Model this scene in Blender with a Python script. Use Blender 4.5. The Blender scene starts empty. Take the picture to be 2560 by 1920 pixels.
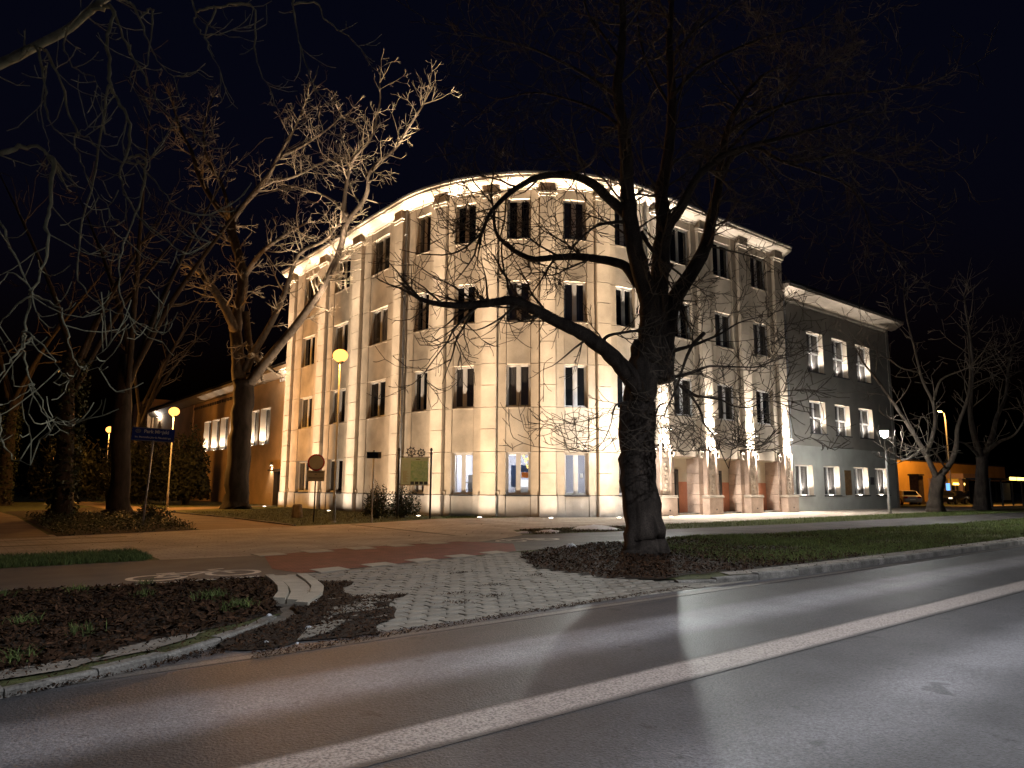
import bpy, math, random
import numpy as np
from mathutils import Vector, Matrix, noise as mnoise

# ------------------------------------------------------------------ camera, sky, exposure
# Street frame: X runs along the road (to the right), Y runs across it towards the building, Z up, metres.
scene = bpy.context.scene
COL = scene.collection
R = math.radians
cam_data = bpy.data.cameras.new('camera')
cam = bpy.data.objects.new('camera', cam_data)
COL.objects.link(cam)
cam_data.sensor_width = 36.0
cam_data.lens = 24.805
cam_data.clip_end = 2000
cam.matrix_world = (Matrix.Translation((0, 0, 1.5)) @ Matrix.Rotation(R(-38.926), 4, 'Z')
                    @ Matrix.Rotation(R(90 + 8.376), 4, 'X') @ Matrix.Rotation(R(0.3035), 4, 'Z'))
scene.camera = cam

world = bpy.data.worlds.new('World')
scene.world = world
world.use_nodes = True
wn = world.node_tree
bg = wn.nodes['Background']
sky = wn.nodes.new('ShaderNodeTexSky')
sky.sky_type = 'NISHITA'
sky.sun_disc = False
sky.ozone_density = 2.6
sky.dust_density = 0.5
sky.sun_elevation = R(-3.5)
sky.sun_rotation = R(219)
wn.links.new(sky.outputs[0], bg.inputs[0])
bg.inputs[1].default_value = 0.12

scene.view_settings.view_transform = 'Standard'
scene.view_settings.look = 'None'
scene.view_settings.exposure = 0.3
scene.view_settings.gamma = 1.0
scene.view_settings.use_curve_mapping = False
scene.render.engine = 'CYCLES'
scene.cycles.use_denoising = True
scene.cycles.use_light_tree = True
scene.cycles.max_bounces = 5
scene.cycles.diffuse_bounces = 3
scene.cycles.glossy_bounces = 2
scene.cycles.transparent_max_bounces = 6
scene.cycles.sample_clamp_indirect = 4.0
scene.cycles.caustics_reflective = False
scene.cycles.caustics_refractive = False

# light levels (watts)
UP_POWER, UP_EXP = 177.8*13.2, 2.72
WARM = (1.0, 0.76, 0.53)
NEUT = (1.0, 0.88, 0.76)
SODIUM = (1.0, 0.43, 0.085)
COOL = (0.86, 0.92, 1.0)

# ------------------------------------------------------------------ helpers
rng = random.Random(11)

def link(o, parent=None):
    COL.objects.link(o)
    if parent is not None:
        o.parent = parent
    return o

def tag(o, label=None, cat=None, group=None, kind=None):
    if label: o['label'] = label
    if cat: o['category'] = cat
    if group: o['group'] = group
    if kind: o['kind'] = kind
    return o

def empty(name, label=None, cat=None, group=None, loc=(0, 0, 0), rz=0.0):
    o = bpy.data.objects.new(name, None)
    o.empty_display_size = 0.2
    o.location = loc
    o.rotation_euler = (0, 0, rz)
    COL.objects.link(o)
    return tag(o, label, cat, group)

class MB:
    """collects shapes; build() links them as one mesh object"""
    def __init__(s):
        s.v = []; s.f = []
    def quad(s, a, b, c, d):
        n = len(s.v); s.v += [tuple(a), tuple(b), tuple(c), tuple(d)]; s.f.append((n, n+1, n+2, n+3)); return s
    def poly(s, pts):
        n = len(s.v); s.v += [tuple(p) for p in pts]; s.f.append(tuple(range(n, n+len(pts)))); return s
    def hexa(s, p):   # 8 points: bottom ring 0-3, top ring 4-7
        n = len(s.v); s.v += [tuple(q) for q in p]
        for f in ((0, 3, 2, 1), (4, 5, 6, 7), (0, 1, 5, 4), (1, 2, 6, 5), (2, 3, 7, 6), (3, 0, 4, 7)):
            s.f.append(tuple(n+i for i in f))
        return s
    def box(s, x0, x1, y0, y1, z0, z1):
        return s.hexa([(x0, y0, z0), (x1, y0, z0), (x1, y1, z0), (x0, y1, z0), (x0, y0, z1), (x1, y0, z1), (x1, y1, z1), (x0, y1, z1)])
    def bar(s, a, b, w, h):   # box between two points, w across (horizontal), h vertical-ish
        a = Vector(a); b = Vector(b); d = (b-a).normalized()
        up = Vector((0, 0, 1)) if abs(d.z) < .95 else Vector((0, 1, 0))
        x = d.cross(up).normalized()*w/2; y = x.cross(d).normalized()*h/2
        return s.hexa([a-x-y, a+x-y, b+x-y, b-x-y, a-x+y, a+x+y, b+x+y, b-x+y])
    def tube(s, pts, rad, n=6, cap=True):
        P = [Vector(p) for p in pts]
        if not hasattr(rad, '__len__'): rad = [rad]*len(P)
        base = len(s.v)
        t = (P[1]-P[0]).normalized()
        up = Vector((0, 0, 1)) if abs(t.z) < .9 else Vector((1, 0, 0))
        u = t.cross(up).normalized()
        cs = [(math.cos(2*math.pi*k/n), math.sin(2*math.pi*k/n)) for k in range(n)]
        L = len(P)
        for i in range(L):
            if i == 0: t = P[1]-P[0]
            elif i == L-1: t = P[i]-P[i-1]
            else: t = P[i+1]-P[i-1]
            t.normalize()
            u = u - t*u.dot(t)
            if u.length < 1e-6: u = t.orthogonal()
            u.normalize(); w = t.cross(u)
            r = rad[i]; p = P[i]
            for c, sn in cs:
                s.v.append((p.x+(u.x*c+w.x*sn)*r, p.y+(u.y*c+w.y*sn)*r, p.z+(u.z*c+w.z*sn)*r))
        for i in range(L-1):
            a = base+i*n
            for k in range(n):
                k2 = (k+1) % n
                s.f.append((a+k, a+k2, a+n+k2, a+n+k))
        if cap:
            s.f.append(tuple(base+k for k in range(n-1, -1, -1)))
            s.f.append(tuple(base+(L-1)*n+k for k in range(n)))
        return s
    def lathe(s, prof, n=20, c=(0, 0, 0)):   # prof: list of (r, z)
        base = len(s.v)
        for r, z in prof:
            for k in range(n):
                a = 2*math.pi*k/n
                s.v.append((c[0]+r*math.cos(a), c[1]+r*math.sin(a), c[2]+z))
        for i in range(len(prof)-1):
            for k in range(n):
                k2 = (k+1) % n; a = base+i*n
                s.f.append((a+k, a+k2, a+n+k2, a+n+k))
        s.f.append(tuple(base+k for k in range(n-1, -1, -1)))
        s.f.append(tuple(base+(len(prof)-1)*n+k for k in range(n)))
        return s
    def xf(s, M):
        s.v = [tuple(M @ Vector(p)) for p in s.v]; return s
    def build(s, name, m, parent=None, smooth=False, bevel=0):
        me = bpy.data.meshes.new(name)
        me.from_pydata(s.v, [], s.f)
        if m is not None: me.materials.append(M[m] if isinstance(m, str) else m)
        if smooth:
            me.polygons.foreach_set('use_smooth', [True]*len(me.polygons))
        me.update()
        o = bpy.data.objects.new(name, me)
        link(o, parent)
        if bevel:
            b = o.modifiers.new('bevel', 'BEVEL'); b.width = bevel; b.segments = 2; b.limit_method = 'ANGLE'
        return o

def fastmesh(name, verts, faces, m, parent=None):
    """numpy verts (N,3), faces (F,k) -> object"""
    me = bpy.data.meshes.new(name)
    k = faces.shape[1]
    me.vertices.add(len(verts)); me.vertices.foreach_set('co', verts.astype(np.float32).ravel())
    me.loops.add(faces.size); me.loops.foreach_set('vertex_index', faces.astype(np.int32).ravel())
    me.polygons.add(len(faces)); me.polygons.foreach_set('loop_start', np.arange(0, faces.size, k, dtype=np.int32))
    me.update(calc_edges=True)
    me.materials.append(M[m])
    o = bpy.data.objects.new(name, me)
    return link(o, parent)

def copy_tree(o, parent=None):
    c = o.copy(); COL.objects.link(c); c.parent = parent
    for ch in list(o.children): copy_tree(ch, c)
    return c

# ------------------------------------------------------------------ materials
M = {}
def mat(name, col, rough=.8, var=.2, scale=6.0, bump=0.0, bscale=None, spec=.3, metal=0.0, rnd=0.0, island=0.0, fine=None, detail=6, stretch=None, col2=None):
    m = bpy.data.materials.new(name); m.use_nodes = True
    nt = m.node_tree; N = nt.nodes; L = nt.links
    p = N['Principled BSDF']
    p.inputs['Roughness'].default_value = rough
    p.inputs['Specular IOR Level'].default_value = spec
    p.inputs['Metallic'].default_value = metal
    tc = N.new('ShaderNodeTexCoord')
    src = tc.outputs['Object']
    if stretch:
        mp = N.new('ShaderNodeMapping'); mp.inputs['Scale'].default_value = stretch
        L.new(src, mp.inputs[0]); src = mp.outputs[0]
    nz = N.new('ShaderNodeTexNoise'); nz.inputs['Scale'].default_value = scale; nz.inputs['Detail'].default_value = detail
    L.new(src, nz.inputs['Vector'])
    mx = N.new('ShaderNodeMix'); mx.data_type = 'RGBA'
    c2 = col2 or tuple(min(1, c*(1+var)) for c in col)
    mx.inputs['A'].default_value = tuple(c*(1-var) for c in col)+(1,)
    mx.inputs['B'].default_value = tuple(c2)+(1,)
    rp = N.new('ShaderNodeMapRange'); rp.inputs['From Min'].default_value = .32; rp.inputs['From Max'].default_value = .68
    L.new(nz.outputs['Fac'], rp.inputs['Value']); L.new(rp.outputs[0], mx.inputs['Factor'])
    out = mx.outputs['Result']
    if fine:
        n2 = N.new('ShaderNodeTexNoise'); n2.inputs['Scale'].default_value = fine[0]; n2.inputs['Detail'].default_value = 3
        L.new(tc.outputs['Object'], n2.inputs['Vector'])
        r2 = N.new('ShaderNodeMapRange'); r2.inputs['From Min'].default_value = .3; r2.inputs['From Max'].default_value = .7
        r2.inputs['To Min'].default_value = 1-fine[1]; r2.inputs['To Max'].default_value = 1+fine[1]
        L.new(n2.outputs['Fac'], r2.inputs['Value'])
        v = N.new('ShaderNodeVectorMath'); v.operation = 'SCALE'
        L.new(out, v.inputs[0]); L.new(r2.outputs[0], v.inputs['Scale']); out = v.outputs[0]
    if rnd or island:
        if island:
            g = N.new('ShaderNodeNewGeometry'); rs = g.outputs['Random Per Island']; amt = island
        else:
            g = N.new('ShaderNodeObjectInfo'); rs = g.outputs['Random']; amt = rnd
        r3 = N.new('ShaderNodeMapRange'); r3.inputs['To Min'].default_value = 1-amt; r3.inputs['To Max'].default_value = 1+amt
        L.new(rs, r3.inputs['Value'])
        v = N.new('ShaderNodeVectorMath'); v.operation = 'SCALE'
        L.new(out, v.inputs[0]); L.new(r3.outputs[0], v.inputs['Scale']); out = v.outputs[0]
    L.new(out, p.inputs['Base Color'])
    if bump:
        nb = N.new('ShaderNodeTexNoise'); nb.inputs['Scale'].default_value = bscale or scale*4; nb.inputs['Detail'].default_value = 5
        L.new(src, nb.inputs['Vector'])
        b = N.new('ShaderNodeBump'); b.inputs['Strength'].default_value = bump; b.inputs['Distance'].default_value = .02
        L.new(nb.outputs['Fac'], b.inputs['Height']); L.new(b.outputs[0], p.inputs['Normal'])
    M[name] = m
    return m

def emis(name, col, strength):
    m = bpy.data.materials.new(name); m.use_nodes = True
    nt = m.node_tree; nt.nodes.clear()
    e = nt.nodes.new('ShaderNodeEmission'); o = nt.nodes.new('ShaderNodeOutputMaterial')
    e.inputs[0].default_value = tuple(col)+(1,); e.inputs[1].default_value = strength
    nt.links.new(e.outputs[0], o.inputs[0]); M[name] = m

mat('stone', (.47, .405, .325), .85, .20, .8, .10, 30, rnd=.05, fine=(26, .06))
mat('stone_strip', (.47, .40, .315), .85, .17, 1.1, .10, 30, rnd=.05, fine=(26, .06))
mat('stone_spandrel', (.46, .395, .315), .88, .26, .8, .12, 30, rnd=.06, fine=(26, .08))
mat('plinth_stone', (.46, .44, .42), .85, .15, 1.5, .1, 30, rnd=.05, fine=(30, .07))
mat('portal_stone', (.47, .36, .29), .85, .24, 1.3, .12, 24, rnd=.12, fine=(20, .1))
mat('relief_stone', (.44, .35, .27), .85, .30, 3.5, .2, 20, fine=(18, .15))
mat('joint', (.10, .082, .065), .95, .1)
mat('cornice_paint', (.42, .365, .30), .8, .08, 2.0)
mat('roof_metal', (.05, .05, .055), .5, .2, 3, metal=.6)
mat('render_grey', (.215, .20, .175), .92, .14, .7, .15, 60, fine=(40, .08))
mat('render_light', (.34, .345, .315), .92, .12, .8, .15, 60, fine=(40, .08))
mat('render_orange', (.60, .42, .24), .92, .16, .6, .15, 50, fine=(30, .08))
mat('frame_white', (.60, .59, .58), .5, .06, 3)
mat('frame_brown', (.40, .35, .30), .55, .1, 3)
mat('steel', (.35, .36, .37), .38, .12, 6, metal=.8)
mat('dark_metal', (.03, .03, .032), .5, .2, 8, metal=.3)
mat('pole_paint', (.40, .40, .39), .45, .12, 5, metal=.2)
mat('door_dark', (.05, .045, .045), .35, .2, 3)
mat('coral_paint', (.52, .22, .13), .85, .1, 2)
mat('cream_paint', (.60, .52, .40), .85, .07, 2)
mat('bark', (.058, .048, .041), .95, .5, 5, 1.0, 14, detail=8, stretch=(1, 1, .28), fine=(38, .35))
mat('bark_shaded', (.028, .022, .018), .95, .4, 5, .8, 14, stretch=(1, 1, .3))  # near-black bark: the dark of unlit trunks is put into the colour
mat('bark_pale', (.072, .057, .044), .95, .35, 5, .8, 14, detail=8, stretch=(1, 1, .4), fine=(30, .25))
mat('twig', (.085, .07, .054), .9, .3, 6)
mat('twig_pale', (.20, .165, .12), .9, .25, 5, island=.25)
mat('twig_green', (.27, .265, .185), .9, .3, 7, island=.2)
mat('leaf_litter', (.045, .026, .016), .85, .5, 4, island=.7, col2=(.085, .046, .027), spec=.1)
mat('joint_sand', (.13, .118, .10), .95, .4, 6, .6, 40)
mat('soil', (.035, .026, .02), .95, .5, 9, 1.0, 30, fine=(60, .4))
mat('grass', (.125, .17, .05), .75, .35, 3, island=.5)
mat('grass_dry', (.10, .095, .035), .8, .35, 3, island=.5)
mat('turf', (.07, .08, .03), .95, .5, 3, .8, 40, fine=(50, .4))
mat('ivy', (.022, .032, .013), .55, .4, 3, island=.5)
mat('ivy_dry', (.11, .075, .03), .7, .4, 3, island=.5)
mat('shrub_leaf', (.022, .032, .014), .5, .4, 3, island=.5)
mat('conifer', (.014, .016, .007), .7, .4, 3, island=.4)
mat('concrete', (.25, .23, .20), .85, .4, 2.6, .35, 50, fine=(60, .15))
mat('kerb_stone', (.20, .195, .18), .85, .45, 3, .6, 40, rnd=.22, fine=(40, .3))
mat('paver', (.275, .258, .22), .85, .18, 5, .35, 60, rnd=.14, fine=(80, .12))
mat('paver_pale', (.44, .41, .34), .85, .12, 4, .3, 60, rnd=.05, fine=(70, .1))
mat('red_paver', (.22, .072, .058), .85, .22, 2.5, .3, 40, fine=(60, .15), island=.12)
mat('walk_paver', (.40, .35, .29), .85, .24, .7, .3, 40, fine=(9, .10), island=.05)
mat('path_asphalt', (.115, .11, .105), .8, .22, 1.2, .4, 160, fine=(120, .3))
mat('park_path', (.21, .155, .11), .9, .2, .8, .3, 60, fine=(40, .15))
mat('paint_white', (.60, .57, .50), .7, .25, 6, .2, 90, fine=(60, .2))
mat('snow', (.75, .77, .80), .6, .1, 8, .6, 30)
mat('sign_blue', (.015, .05, .34), .35, .08, 3)
mat('sign_white', (.85, .85, .85), .4, .05, 3)
mat('sign_red', (.42, .02, .02), .4, .08, 3)
mat('sign_grey', (.42, .42, .38), .5, .08, 3)
mat('sign_back', (.05, .05, .055), .5, .1, 4)
mat('ink', (.03, .03, .03), .6, .1, 3)
mat('board_pale', (.58, .82, .95), .35, .06, 2)
mat('map_green', (.36, .76, .66), .35, .15, 9, detail=3, col2=(.55, .84, .78))
mat('photo_dark', (.05, .08, .14), .4, .8, 8, rnd=.3)
mat('plaque_bronze', (.22, .13, .06), .55, .3, 4, metal=.4)
mat('ochre_wall', (.55, .34, .09), .9, .1, .6, .1, 30)
mat('shop_panel', (.30, .22, .18), .6, .1, 3)
mat('brick_dark', (.06, .04, .03), .9, .4, 4, .4, 20)
mat('car_silver', (.45, .43, .46), .3, .03, 2, metal=.4)
mat('car_dark', (.012, .013, .016), .22, .1, 2)
mat('rubber', (.02, .02, .02), .9, .1, 4)
mat('rim', (.35, .34, .33), .35, .1, 4, metal=.8)
mat('lamp_red', (.4, .02, .02), .3, .05, 2)
mat('glass_dark', (.008, .009, .011), .06, .1, 1.2, spec=.5)
mat('curtain', (.16, .14, .125), .9, .25, 9, stretch=(4, 4, .2))
mat('room_wall', (.24, .24, .27), .9, .05, 1)
mat('poster_orange', (.75, .22, .04), .7, .1, 2)
mat('poster_blue', (.05, .10, .24), .7, .1, 2)
mat('furniture_white', (.75, .75, .75), .6, .05, 2)
mat('bollard', (.20, .165, .13), .9, .3, 4, .4, 20)
mat('litter', (.55, .58, .62), .6, .1, 4)
emis('lens_warm', (1, .86, .68), 14)
emis('globe_sodium', (1, .36, .07), 3.2)
emis('led_cool', (1, .98, .94), 560)
emis('strip_warm', (1, .85, .68), 16)
emis('strip_eaves', (1, .85, .68), 4.5)
emis('window_glow', (1, .82, .60), 1.2)
emis('sodium_small', (1, .50, .12), 90)
emis('shop_light', (1, .62, .12), 5)
emis('blue_screen', (.15, .4, 1), 1.6)
emis('fairy', (1, .62, .16), 4)
emis('tube_light', (1, .97, .95), 3)
emis('head_lamp', (1, .8, .5), 3)

# small paving blocks too far off to build: joints darken the colour a little and dent the surface
def add_joints(name, w, h, dark, rot=0.0):
    nt = M[name].node_tree; N = nt.nodes; L = nt.links; p = N['Principled BSDF']
    old = p.inputs['Base Color'].links[0].from_socket
    tc = N.new('ShaderNodeTexCoord'); mp = N.new('ShaderNodeMapping'); mp.inputs['Rotation'].default_value = (0, 0, rot)
    L.new(tc.outputs['Object'], mp.inputs[0])
    br = N.new('ShaderNodeTexBrick'); br.inputs['Scale'].default_value = 1.0; br.inputs['Brick Width'].default_value = w; br.inputs['Row Height'].default_value = h
    br.inputs['Mortar Size'].default_value = .012; br.inputs['Mortar Smooth'].default_value = .4
    br.inputs['Color1'].default_value = (1, 1, 1, 1); br.inputs['Color2'].default_value = (.84, .84, .84, 1); br.inputs['Mortar'].default_value = (dark, dark, dark, 1)
    L.new(mp.outputs[0], br.inputs['Vector'])
    mx = N.new('ShaderNodeMix'); mx.data_type = 'RGBA'; mx.blend_type = 'MULTIPLY'; mx.inputs['Factor'].default_value = 1
    L.new(old, mx.inputs['A']); L.new(br.outputs['Color'], mx.inputs['B']); L.new(mx.outputs['Result'], p.inputs['Base Color'])
add_joints('walk_paver', .36, .20, .5)
add_joints('red_paver', .20, .10, .55, .2)

# clear glazing: a thin sheet that reflects a little and lets the room show
g = bpy.data.materials.new('glass_clear'); g.use_nodes = True
nt = g.node_tree; nt.nodes.clear()
o_ = nt.nodes.new('ShaderNodeOutputMaterial'); mx_ = nt.nodes.new('ShaderNodeMixShader')
t_ = nt.nodes.new('ShaderNodeBsdfTransparent'); gl_ = nt.nodes.new('ShaderNodeBsdfGlossy'); fr_ = nt.nodes.new('ShaderNodeFresnel')
gl_.inputs['Roughness'].default_value = .03; t_.inputs[0].default_value = (.86, .88, .9, 1)
mx_.inputs[0].default_value = .10; nt.links.new(t_.outputs[0], mx_.inputs[1]); nt.links.new(gl_.outputs[0], mx_.inputs[2])
nt.links.new(mx_.outputs[0], o_.inputs[0]); M['glass_clear'] = g

# road asphalt: speckled, with paler bands running along the road
m = bpy.data.materials.new('road_asphalt'); m.use_nodes = True
nt = m.node_tree; N = nt.nodes; L = nt.links; p = N['Principled BSDF']
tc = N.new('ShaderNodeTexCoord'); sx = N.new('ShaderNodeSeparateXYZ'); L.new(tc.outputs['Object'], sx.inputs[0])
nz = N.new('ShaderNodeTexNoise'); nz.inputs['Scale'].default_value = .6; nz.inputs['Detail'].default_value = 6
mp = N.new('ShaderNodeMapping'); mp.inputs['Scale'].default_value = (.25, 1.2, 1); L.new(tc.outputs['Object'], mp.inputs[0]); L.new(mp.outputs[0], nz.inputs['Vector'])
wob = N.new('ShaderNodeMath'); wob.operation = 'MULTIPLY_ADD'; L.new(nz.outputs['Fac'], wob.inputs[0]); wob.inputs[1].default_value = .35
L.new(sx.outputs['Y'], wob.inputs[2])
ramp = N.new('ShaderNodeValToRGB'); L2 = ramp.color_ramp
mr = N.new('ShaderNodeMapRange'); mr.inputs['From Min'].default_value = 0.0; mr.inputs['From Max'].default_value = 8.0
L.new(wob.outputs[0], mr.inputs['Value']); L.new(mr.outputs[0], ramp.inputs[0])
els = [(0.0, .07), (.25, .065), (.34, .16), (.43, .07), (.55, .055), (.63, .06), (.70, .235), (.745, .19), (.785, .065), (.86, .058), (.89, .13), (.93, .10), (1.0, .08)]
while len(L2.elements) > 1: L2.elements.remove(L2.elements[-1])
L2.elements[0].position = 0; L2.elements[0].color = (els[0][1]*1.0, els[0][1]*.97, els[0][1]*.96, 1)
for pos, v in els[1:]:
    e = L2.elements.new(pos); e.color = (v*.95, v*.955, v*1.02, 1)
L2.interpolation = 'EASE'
n2 = N.new('ShaderNodeTexNoise'); n2.inputs['Scale'].default_value = 42; n2.inputs['Detail'].default_value = 6; n2.inputs['Roughness'].default_value = .85
L.new(tc.outputs['Object'], n2.inputs['Vector'])
r2 = N.new('ShaderNodeMapRange'); r2.inputs['From Min'].default_value = .34; r2.inputs['From Max'].default_value = .68; r2.inputs['To Min'].default_value = .35; r2.inputs['To Max'].default_value = 1.85
L.new(n2.outputs['Fac'], r2.inputs['Value'])
n3 = N.new('ShaderNodeTexNoise'); n3.inputs['Scale'].default_value = 1.3; n3.inputs['Detail'].default_value = 5
L.new(tc.outputs['Object'], n3.inputs['Vector'])
r3 = N.new('ShaderNodeMapRange'); r3.inputs['From Min'].default_value = .3; r3.inputs['From Max'].default_value = .7; r3.inputs['To Min'].default_value = .8; r3.inputs['To Max'].default_value = 1.2
L.new(n3.outputs['Fac'], r3.inputs['Value'])
mu = N.new('ShaderNodeMath'); mu.operation = 'MULTIPLY'; L.new(r2.outputs[0], mu.inputs[0]); L.new(r3.outputs[0], mu.inputs[1])
# sparse dark oil spots
vo = N.new('ShaderNodeTexNoise'); vo.inputs['Scale'].default_value = 2.6; vo.inputs['Detail'].default_value = 3; L.new(tc.outputs['Object'], vo.inputs['Vector'])
rs = N.new('ShaderNodeMapRange'); rs.inputs['From Min'].default_value = .66; rs.inputs['From Max'].default_value = .71; rs.inputs['To Min'].default_value = 1; rs.inputs['To Max'].default_value = .55
L.new(vo.outputs['Fac'], rs.inputs['Value'])
mu2 = N.new('ShaderNodeMath'); mu2.operation = 'MULTIPLY'; L.new(mu.outputs[0], mu2.inputs[0]); L.new(rs.outputs[0], mu2.inputs[1])
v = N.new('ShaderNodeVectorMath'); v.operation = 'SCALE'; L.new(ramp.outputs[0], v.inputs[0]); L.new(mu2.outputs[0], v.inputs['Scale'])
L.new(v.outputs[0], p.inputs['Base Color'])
p.inputs['Roughness'].default_value = .55; p.inputs['Specular IOR Level'].default_value = .5
nb = N.new('ShaderNodeTexNoise'); nb.inputs['Scale'].default_value = 48; nb.inputs['Detail'].default_value = 6; L.new(tc.outputs['Object'], nb.inputs['Vector'])
b = N.new('ShaderNodeBump'); b.inputs['Strength'].default_value = .8; b.inputs['Distance'].default_value = .012
L.new(nb.outputs['Fac'], b.inputs['Height']); L.new(b.outputs[0], p.inputs['Normal'])
M['road_asphalt'] = m

# worn road paint: paint over asphalt, thinned at its edges and broken by noise
def worn_line(name, yc, half, soft, hi, lo):
    m = bpy.data.materials.new(name); m.use_nodes = True
    nt = m.node_tree; N = nt.nodes; L = nt.links; p = N['Principled BSDF']
    tc = N.new('ShaderNodeTexCoord'); sx = N.new('ShaderNodeSeparateXYZ'); L.new(tc.outputs['Object'], sx.inputs[0])
    def math_(op, a, b_=None):
        n = N.new('ShaderNodeMath'); n.operation = op
        for i, q in enumerate((a, b_)):
            if q is None: continue
            if isinstance(q, (int, float)): n.inputs[i].default_value = q
            else: L.new(q, n.inputs[i])
        return n.outputs[0]
    def nz(scale, detail, st=None):
        n = N.new('ShaderNodeTexNoise'); n.inputs['Scale'].default_value = scale; n.inputs['Detail'].default_value = detail
        src = tc.outputs['Object']
        if st:
            mp = N.new('ShaderNodeMapping'); mp.inputs['Scale'].default_value = st; L.new(src, mp.inputs[0]); src = mp.outputs[0]
        L.new(src, n.inputs['Vector']); return n.outputs['Fac']
    big = nz(1.0, 4, (.5, 2.5, 1)); fine = nz(48, 5)
    d = math_('ABSOLUTE', math_('SUBTRACT', sx.outputs['Y'], yc))
    d = math_('ADD', d, math_('MULTIPLY', math_('SUBTRACT', big, .5), soft*1.4))
    mr = N.new('ShaderNodeMapRange'); mr.interpolation_type = 'SMOOTHSTEP'
    mr.inputs['From Min'].default_value = half; mr.inputs['From Max'].default_value = half-soft
    L.new(d, mr.inputs['Value'])
    r1 = N.new('ShaderNodeMapRange'); r1.inputs['From Min'].default_value = .34; r1.inputs['From Max'].default_value = .58; r1.inputs['To Min'].default_value = .25
    L.new(fine, r1.inputs['Value'])
    f = math_('MULTIPLY', mr.outputs[0], r1.outputs[0])
    mx = N.new('ShaderNodeMix'); mx.data_type = 'RGBA'; mx.inputs['A'].default_value = tuple(lo)+(1,); mx.inputs['B'].default_value = tuple(hi)+(1,)
    L.new(f, mx.inputs['Factor']); L.new(mx.outputs['Result'], p.inputs['Base Color'])
    p.inputs['Roughness'].default_value = .6
    b = N.new('ShaderNodeBump'); b.inputs['Strength'].default_value = .8; b.inputs['Distance'].default_value = .012
    L.new(fine, b.inputs['Height']); L.new(b.outputs[0], p.inputs['Normal'])
    M[name] = m
worn_line('worn_line', 4.1, .23, .10, (.42, .37, .34), (.062, .058, .057))
worn_line('worn_edge_line', 6.92, .09, .06, (.22, .20, .18), (.07, .066, .062))

def lamp(kind, loc, power, col, parent=None, aim=None, size=60, blend=1.0, radius=.08, name='lamp_light'):
    d = bpy.data.lights.new(name, kind); d.energy = power; d.color = col
    if kind == 'SPOT':
        d.spot_size = R(size); d.spot_blend = blend
    d.shadow_soft_size = radius
    o = bpy.data.objects.new(name, d); o.location = loc
    if aim is not None:
        o.rotation_euler = (Vector(aim)-Vector(loc)).to_track_quat('-Z', 'Y').to_euler()
    return link(o, parent)

def text_mesh(s, size, m, parent, loc, xdir, updir, name='lettering', align='CENTER'):
    c = bpy.data.curves.new('text', 'FONT'); c.body = s; c.size = size; c.align_x = align; c.align_y = 'CENTER'; c.extrude = .002; c.offset = size*.035
    t = bpy.data.objects.new('text', c)
    COL.objects.link(t)
    dg = bpy.context.evaluated_depsgraph_get()
    me = bpy.data.meshes.new_from_object(t.evaluated_get(dg))
    COL.objects.unlink(t); bpy.data.objects.remove(t)
    x = Vector(xdir).normalized(); y = Vector(updir).normalized(); z = x.cross(y)
    Mx = Matrix((x, y, z)).transposed().to_4x4(); Mx.translation = Vector(loc)
    me.transform(Mx); me.materials.clear(); me.materials.append(M[m])
    return link(bpy.data.objects.new(name, me), parent)
# ------------------------------------------------------------------ ground, road, paths
ROADZ = -0.08
def sheet(name, pts, z, m, parent=None, kind='structure'):
    zs = z if callable(z) else (lambda x, y: z)
    o = MB().poly([(x, y, zs(x, y)) for x, y in pts]).build(name, m, parent)
    if parent is None: o['kind'] = kind
    return o

sheet('ground', [(-400, -300), (500, -300), (500, 500), (-400, 500)], -0.16, 'soil')
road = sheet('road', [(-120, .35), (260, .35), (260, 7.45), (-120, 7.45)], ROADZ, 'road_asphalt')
MB().box(-120, 260, 3.86, 4.34, ROADZ-.01, ROADZ+.004).build('painted_line', 'worn_line', road)
MB().box(-120, 260, 6.82, 7.02, ROADZ-.01, ROADZ+.003).build('painted_line', 'worn_edge_line', road)
# pavement on the camera's own side
near_walk = sheet('near_pavement', [(-120, -6), (260, -6), (260, .2), (-120, .2)], .02, 'walk_paver')
nk = MB().box(-120, 260, .2, .345, -.16, .03).build('near_kerb', 'kerb_stone'); nk['kind'] = 'structure'
# terrain beyond the road; driveway gap is cut by the ramp below
sheet('verge', [(9.62, 8.12), (9.86, 7.74), (10.46, 7.44), (11.4, 7.27), (12.6, 7.19), (15, 7.17), (260, 7.2), (260, 400), (-300, 400), (-300, 6.6), (-40, 6.62), (-.6, 6.7), (.55, 6.8), (1.2, 7.0), (1.8, 7.28), (2.4, 7.7), (2.95, 8.13), (3.4, 8.6), (4.2, 11.9), (9.4, 11.9)], -.012, 'turf')

def drive_z(x, y):   # the driveway dips to the road
    t = min(1, max(0, (y-7.1)/1.6)); t = t*t*(3-2*t)
    return ROADZ+.006+(-.004-ROADZ-.006)*t
# driveway bed
mb = MB(); ys = [7.12+.27*i for i in range(22)]
for a, b_ in zip(ys[:-1], ys[1:]):
    mb.quad((.2, a, drive_z(0, a)-.03), (12.5, a, drive_z(0, a)-.03), (12.5, b_, drive_z(0, b_)-.03), (.2, b_, drive_z(0, b_)-.03))
driveway = mb.build('driveway', 'joint_sand'); driveway['kind'] = 'structure'
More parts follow.
